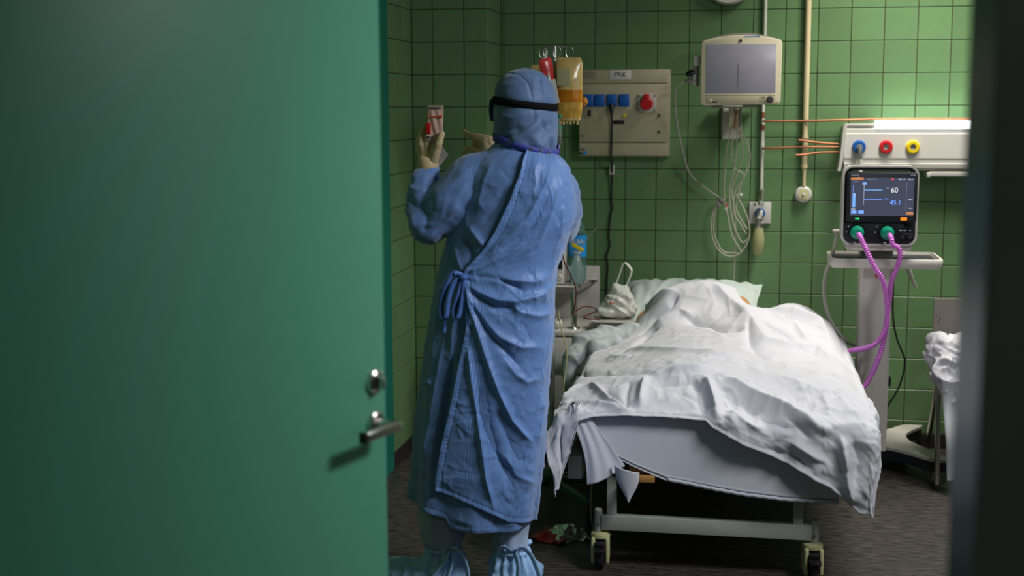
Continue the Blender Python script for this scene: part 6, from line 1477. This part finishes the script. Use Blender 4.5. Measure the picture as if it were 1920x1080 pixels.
ho = arr('hood', Ph, fs, M['hood'], pe, uvh)
def band(z_at, hw, off, a0, a1, n=80, th_=0.004):
    ring = []
    for a in np.linspace(a0, a1, n):
        zc = z_at(a); h_ = hw(a) if callable(hw) else hw
        q = [hood(np.array([a]), np.array([zc + s_ * h_]), o_)[0] for s_, o_ in ((-1, off), (1, off), (1, off + th_), (-1, off + th_))]
        ring.append([tuple(p) for p in q])
    return G().loft(ring)
part(band(lambda a: 1.659 - 0.012 * math.cos(a), lambda a: 0.0105 + 0.0025 * max(0, -math.cos(a)), -0.0005, math.radians(172), math.radians(372)), 'goggle_strap', M['strap'], pe, sharp=0)
go = part(band(lambda a: 1.640, lambda a: 0.036 * min(1, 4 * math.sin((a - math.radians(80)) / math.radians(112) * PI) + 0.05), 0.003, math.radians(80), math.radians(192), 60, 0.009), 'goggles', M['goggle'], pe, sharp=0)
part(band(lambda a: 1.640, lambda a: 0.028 * min(1, 4 * math.sin((a - math.radians(90)) / math.radians(92) * PI) + 0.05), 0.0115, math.radians(90), math.radians(182), 50, 0.005), 'goggle_lens', M['clearp'], go, sharp=0)
part(band(lambda a: 1.572, lambda a: 0.034 * min(1, 3 * math.sin((a - math.radians(88)) / math.radians(86) * PI) + 0.05), 0.002, math.radians(88), math.radians(174), 50, 0.006), 'face_mask', M['mask'], pe, sharp=0)
part_rings = [[collar_ring(a, 0.0, -1), collar_ring(a, 0.0, 1), collar_ring(a, 0.004, 1), collar_ring(a, 0.004, -1)] for a in np.radians(np.linspace(150, 510, 90))]
clo = part(G().loft(part_rings), 'collar_band', M['collar'], pe, sharp=0)
for a in (282, 300, 318):
    x, y, z_ = collar_ring(math.radians(a), 0.0045, 0)
    part(G().lathe([(0.002, 0.001), (0.003, 0.002), (0.0052, 0.002), (0.006, 0.0)], (x, y - 0.001, z_), 'Y', 16), 'press_stud', M['steel'], clo)

# tie bow at the left side of the gown
yb = -2.452
bw = part(G().ribbon([(-.876, yb + .004, 1.118), (-.905, yb - .012, 1.128), (-.925, yb - .010, 1.097), (-.948, yb - .004, 1.030), (-.945, yb - .010, .987), (-.929, yb - .014, .991), (-.922, yb - .012, 1.046), (-.904, yb - .010, 1.097), (-.878, yb, 1.112)], 0.016, 0.0025, side=(1, 0.5, 0.1)), 'bow_loop', M['tie'], pe, sharp=0)
part(G().ribbon([(-.876, yb, 1.115), (-.888, yb - .012, 1.063), (-.906, yb - .010, 1.012), (-.901, yb - .014, .986), (-.889, yb - .016, .991), (-.877, yb - .014, 1.043), (-.869, yb - .004, 1.110)], 0.015, 0.0025, side=(1, 0.6, 0.1)), 'bow_loop', M['tie'], pe, sharp=0)
part(G().ribbon([(-.873, yb - .004, 1.112), (-.864, yb - .012, 1.047), (-.862, yb - .010, .978), (-.868, yb - .008, .922)], 0.016, 0.0025, side=(1, 0.2, 0.1)), 'tie_end', M['tie'], pe, sharp=0)
part(G().ribbon([(-.929, yb - .004, .994), (-.936, yb - .004, .968), (-.942, yb - .002, .930)], 0.012, 0.0025, side=(1, 0.3, 0.1)), 'tie_end', M['tie'], pe, sharp=0)
part(G().ribbon([(-.874, yb - .004, 1.112), (-.84, yb + .002, 1.12), (-.79, yb + .006, 1.135)], 0.016, 0.003, side=(0, 0.2, 1)), 'tie_tab', M['tie'], pe, sharp=0)
part(G().sphere((-.876, yb - .006, 1.115), 0.012, 14, (1.2, 0.8, 0.9)), 'tie_knot', M['tie'], pe, sharp=0)

# gloved hands: palm and five separate fingers, fused to one skin each
def glove(name, palm, fingers, parent, seed):
    g = G()
    for p, r in palm: limb(g, p, r, 16)
    for p, r in fingers: limb(g, p, r, 14)
    co, nr, fs = remesh(g, 0.0026, 5)
    d = 0.0011 * ridged(co * np.array([60, 60, 110]), seed) - 0.0005
    return arr(name, co + nr * d[:, None], fs, M['glove'], parent)
W = (-1.031, -2.268, 1.462)
KN = [(-1.060, -2.272, 1.513), (-1.050, -2.281, 1.527), (-1.030, -2.282, 1.532), (-1.010, -2.276, 1.527)]
gl = glove('left_glove', [([W, k], [.026, .0135]) for k in KN] + [([(-1.033, -2.268, 1.44), W], [.031, .029])],
      [([KN[0], (-1.064, -2.262, 1.546), (-1.050, -2.252, 1.566)], [.0125, .0105, .0085]),
       ([KN[1], (-1.053, -2.268, 1.566), (-1.036, -2.264, 1.594)], [.0130, .0115, .0092]),
       ([KN[2], (-1.026, -2.260, 1.577), (-1.010, -2.262, 1.606)], [.0130, .0112, .0090]),
       ([KN[3], (-1.004, -2.256, 1.566), (-.992, -2.262, 1.592)], [.0130, .0110, .0090]),
       ([(-1.015, -2.278, 1.475), (-1.000, -2.294, 1.505), (-.987, -2.306, 1.532), (-.976, -2.306, 1.563)], [.019, .0165, .0130, .0108])], pe, 1.0)
part(G().loft([[(-1.032 + r_ * math.cos(a), -2.270 + r_ * 0.95 * math.sin(a), z_ + 0.004 * math.sin(2 * a)) for a in np.linspace(0, 2 * PI, 28, endpoint=False)] for r_, z_ in ((.033, 1.437), (.0355, 1.442), (.0350, 1.468), (.0325, 1.487), (.030, 1.489))]), 'glove_cuff', M['glove'], gl, sharp=0)
RW = (-.858, -2.025, 1.455)
glove('right_glove', [([RW, (-.876, -2.02, 1.535)], [.026, .018]), ([RW, (-.890, -2.005, 1.535)], [.024, .016]), ([RW, (-.895, -2.045, 1.520)], [.024, .016])],
      [([(-.880, -2.022, 1.540), (-.912, -2.025, 1.549), (-.942, -2.026, 1.553), (-.963, -2.026, 1.567)], [.0135, .0115, .0105, .0092]),
       ([(-.890, -2.035, 1.535), (-.925, -2.040, 1.532), (-.918, -2.045, 1.502)], [.0125, .0110, .0095]),
       ([(-.893, -2.000, 1.530), (-.930, -1.998, 1.520), (-.925, -2.00, 1.488)], [.0120, .0105, .0090]),
       ([(-.890, -1.978, 1.520), (-.922, -1.972, 1.508), (-.915, -1.975, 1.478)], [.0110, .0095, .0082]),
       ([(-.880, -2.055, 1.480), (-.918, -2.062, 1.500), (-.944, -2.062, 1.509), (-.958, -2.058, 1.492)], [.0165, .0135, .0115, .0095])], pe, 6.0)

# trousers and shoe covers
for nm, top_, bot_, r0, r1, sd in (('trouser_leg', (-.993, -2.30, .42), (-.992, -2.30, .155), .082, .068, 2), ('trouser_leg', (-.748, -2.30, .42), (-.752, -2.31, .165), .078, .056, 5)):
    rings = []
    for k in range(41):
        t_ = k / 40; c_ = Vector(top_).lerp(Vector(bot_), t_); r_ = r0 + (r1 - r0) * t_ + 0.007 * math.sin(t_ * 9 + sd)
        if t_ > 0.88: r_ *= 1 - (t_ - 0.88) * 2.2
        rings.append([(c_.x + (r_ + 0.005 * math.sin(5 * a + 6 * t_ + sd)) * math.cos(a), c_.y + (r_ + 0.004 * math.sin(7 * a + sd)) * math.sin(a), c_.z + 0.006 * math.sin(3 * a + sd) * t_) for a in np.linspace(0, 2 * PI, 60, endpoint=False)])
    part(G().loft(rings), nm, M['trouser'], pe, sharp=0)
def shoe(pts, rad, ank, seed):
    g = G()
    for p, r in zip(pts, rad): g.sphere(p, r, 24, (1, 1, 0.85))
    for a, b, ra, rb in zip(pts, pts[1:], rad, rad[1:]): g.tube([a, b], [ra * 0.92, rb * 0.92], 20, smooth=0)
    g.tube([(ank[0], ank[1], 0.06), (ank[0], ank[1], 0.12), ank, (ank[0], ank[1], ank[2] + 0.03)], [ank[3] if len(ank) > 3 else .088, .074, .050, .060], 24, smooth=3)
    co, nr, fs = remesh(g, 0.006, 6)
    a_ = np.arctan2(co[:, 1] - ank[1], co[:, 0] - ank[0]); up_ = np.clip((co[:, 2] - 0.03) / 0.12, 0, 1)
    d = up_ * 0.008 * np.sin(a_ * 13 + 2 * noise(co * 20)) + 0.014 * (ridged(co * 13, seed) - 0.5) + 0.005 * (ridged(co * 30, seed + 3) - 0.5)
    co = co + nr * d[:, None]; co[:, 2] = np.maximum(co[:, 2], 0.001)
    return arr('shoe_cover', co, fs, M['shoe'], pe)
A_L, A_R = Vector((-.985, -2.30, .165)), Vector((-.748, -2.31, .175))
s1 = shoe([(-.955, -2.315, .058), (-1.05, -2.31, .060), (-1.14, -2.29, .054), (-1.22, -2.27, .045)], [.064, .068, .062, .050], A_L, 2.0)
s2 = shoe([(-.745, -2.335, .060), (-.735, -2.25, .058), (-.715, -2.14, .045)], [.078, .068, .050], A_R, 7.0)
def ties(sh, c_, loops):
    part(G().tube([(c_.x + .054 * math.cos(a), c_.y + .054 * math.sin(a), c_.z + 0.003 * math.sin(3 * a)) for a in np.linspace(0, 2 * PI, 26)], 0.009, 8, smooth=1), 'tie_band', M['shoe'], sh, sharp=0)
    for l in loops: part(G().ribbon(l, 0.020, 0.002, side=(0.8, -0.5, 0.35)), 'tie_end', M['shoe'], sh, sharp=0)
ties(s1, A_L, [[(-.955, -2.355, .185), (-.918, -2.375, .185), (-.893, -2.385, .150), (-.882, -2.39, .095), (-.878, -2.40, .04)], [(-.950, -2.36, .180), (-.965, -2.385, .150), (-.995, -2.395, .110), (-1.03, -2.40, .065)], [(-.945, -2.36, .180), (-.94, -2.39, .14), (-.955, -2.40, .09), (-.96, -2.405, .05)]])
ties(s2, A_R, [[(-.735, -2.365, .195), (-.695, -2.375, .205), (-.665, -2.385, .175), (-.642, -2.39, .115), (-.630, -2.395, .06)], [(-.728, -2.37, .190), (-.712, -2.395, .155), (-.713, -2.405, .105), (-.715, -2.41, .06)], [(-.74, -2.37, .19), (-.765, -2.39, .215), (-.785, -2.385, .205)]])

# what the raised hand holds
sa = thing('sachet', 'clear sachet with red and orange print held up in the raised gloved hand', 'sachet', (-1.0, -2.29, 1.54))
n = 24; v, f = [], []
for s_ in (0, 1):
    for j in range(n + 1):
        for i in range(n + 1):
            u, w_ = i / n, j / n; b = (math.sin(PI * u) * math.sin(PI * min(1, w_ * 1.02))) ** 0.5
            wv = 0.0018 * math.sin(u * 14 + w_ * 9) * b
            v.append((-1.0285 + 0.053 * u + 0.004 * (w_ - 0.5), -2.288 + (-1 if s_ == 0 else 1) * (0.0045 * b + 0.0004) + wv, 1.533 + 0.122 * w_))
k = (n + 1) ** 2
for j in range(n):
    for i in range(n):
        q = (j * (n + 1) + i, j * (n + 1) + i + 1, (j + 1) * (n + 1) + i + 1, (j + 1) * (n + 1) + i); f += [q, tuple(a + k for a in q[::-1])]
eg = [i for i in range(n + 1)] + [j * (n + 1) + n for j in range(1, n + 1)] + [n * (n + 1) + i for i in range(n - 1, -1, -1)] + [j * (n + 1) for j in range(n - 1, 0, -1)]
f += [(b, a, a + k, b + k) for a, b in zip(eg, eg[1:] + eg[:1])]
part(G().add(v, f), 'sachet_film', M['sachet'], sa, sharp=0)
part(G().box2((-1.0295, -2.2975, 1.562), (-1.016, -2.2935, 1.598), 0.0005), 'red_label', M['red'], sa)
bc_ = part(G().box2((-1.0300, -2.2975, 1.541), (-1.016, -2.2935, 1.561), 0.0005), 'white_label', M['label'], sa)
for i in range(5): part(G().box2((-1.0285 + 0.0024 * i, -2.2981, 1.546), (-1.0274 + 0.0024 * i, -2.2974, 1.557)), 'barcode_line', M['ink'], bc_)
part(G().box2((-1.0265, -2.2965, 1.618), (-.980, -2.2935, 1.6205)).box2((-.984, -2.2965, 1.615), (-.977, -2.2935, 1.624)), 'orange_print', M['orange'], sa)
part(G().box2((-1.0275, -2.2955, 1.646), (-.976, -2.2925, 1.654), 0.001), 'sealed_top', M['clearp'], sa)
pp2 = thing('paper_slip', 'folded white printed paper slip tucked behind the raised gloved hand', 'paper', (-1.0, -2.245, 1.45))
o_ = [(-1.008, 1.545), (-.969, 1.494), (-1.012, 1.441), (-1.048, 1.490)]
part(G().prism(o_, -2.244, -2.2428), 'paper_sheet', M['paper'], pp2)
t = G()
for k in range(9):
    a, b = Vector((-.9745 - .0044 * k, 0, 1.4925 - .0052 * k)), Vector((-1.000 - .0044 * k, 0, 1.522 - .0052 * k))
    t.tube([(a.x, -2.2443, a.z), (b.x, -2.2443, b.z)], 0.0006, 4, smooth=0)
tag(part(t, 'printed_lines', M['grey'], pp2), kind='stuff')
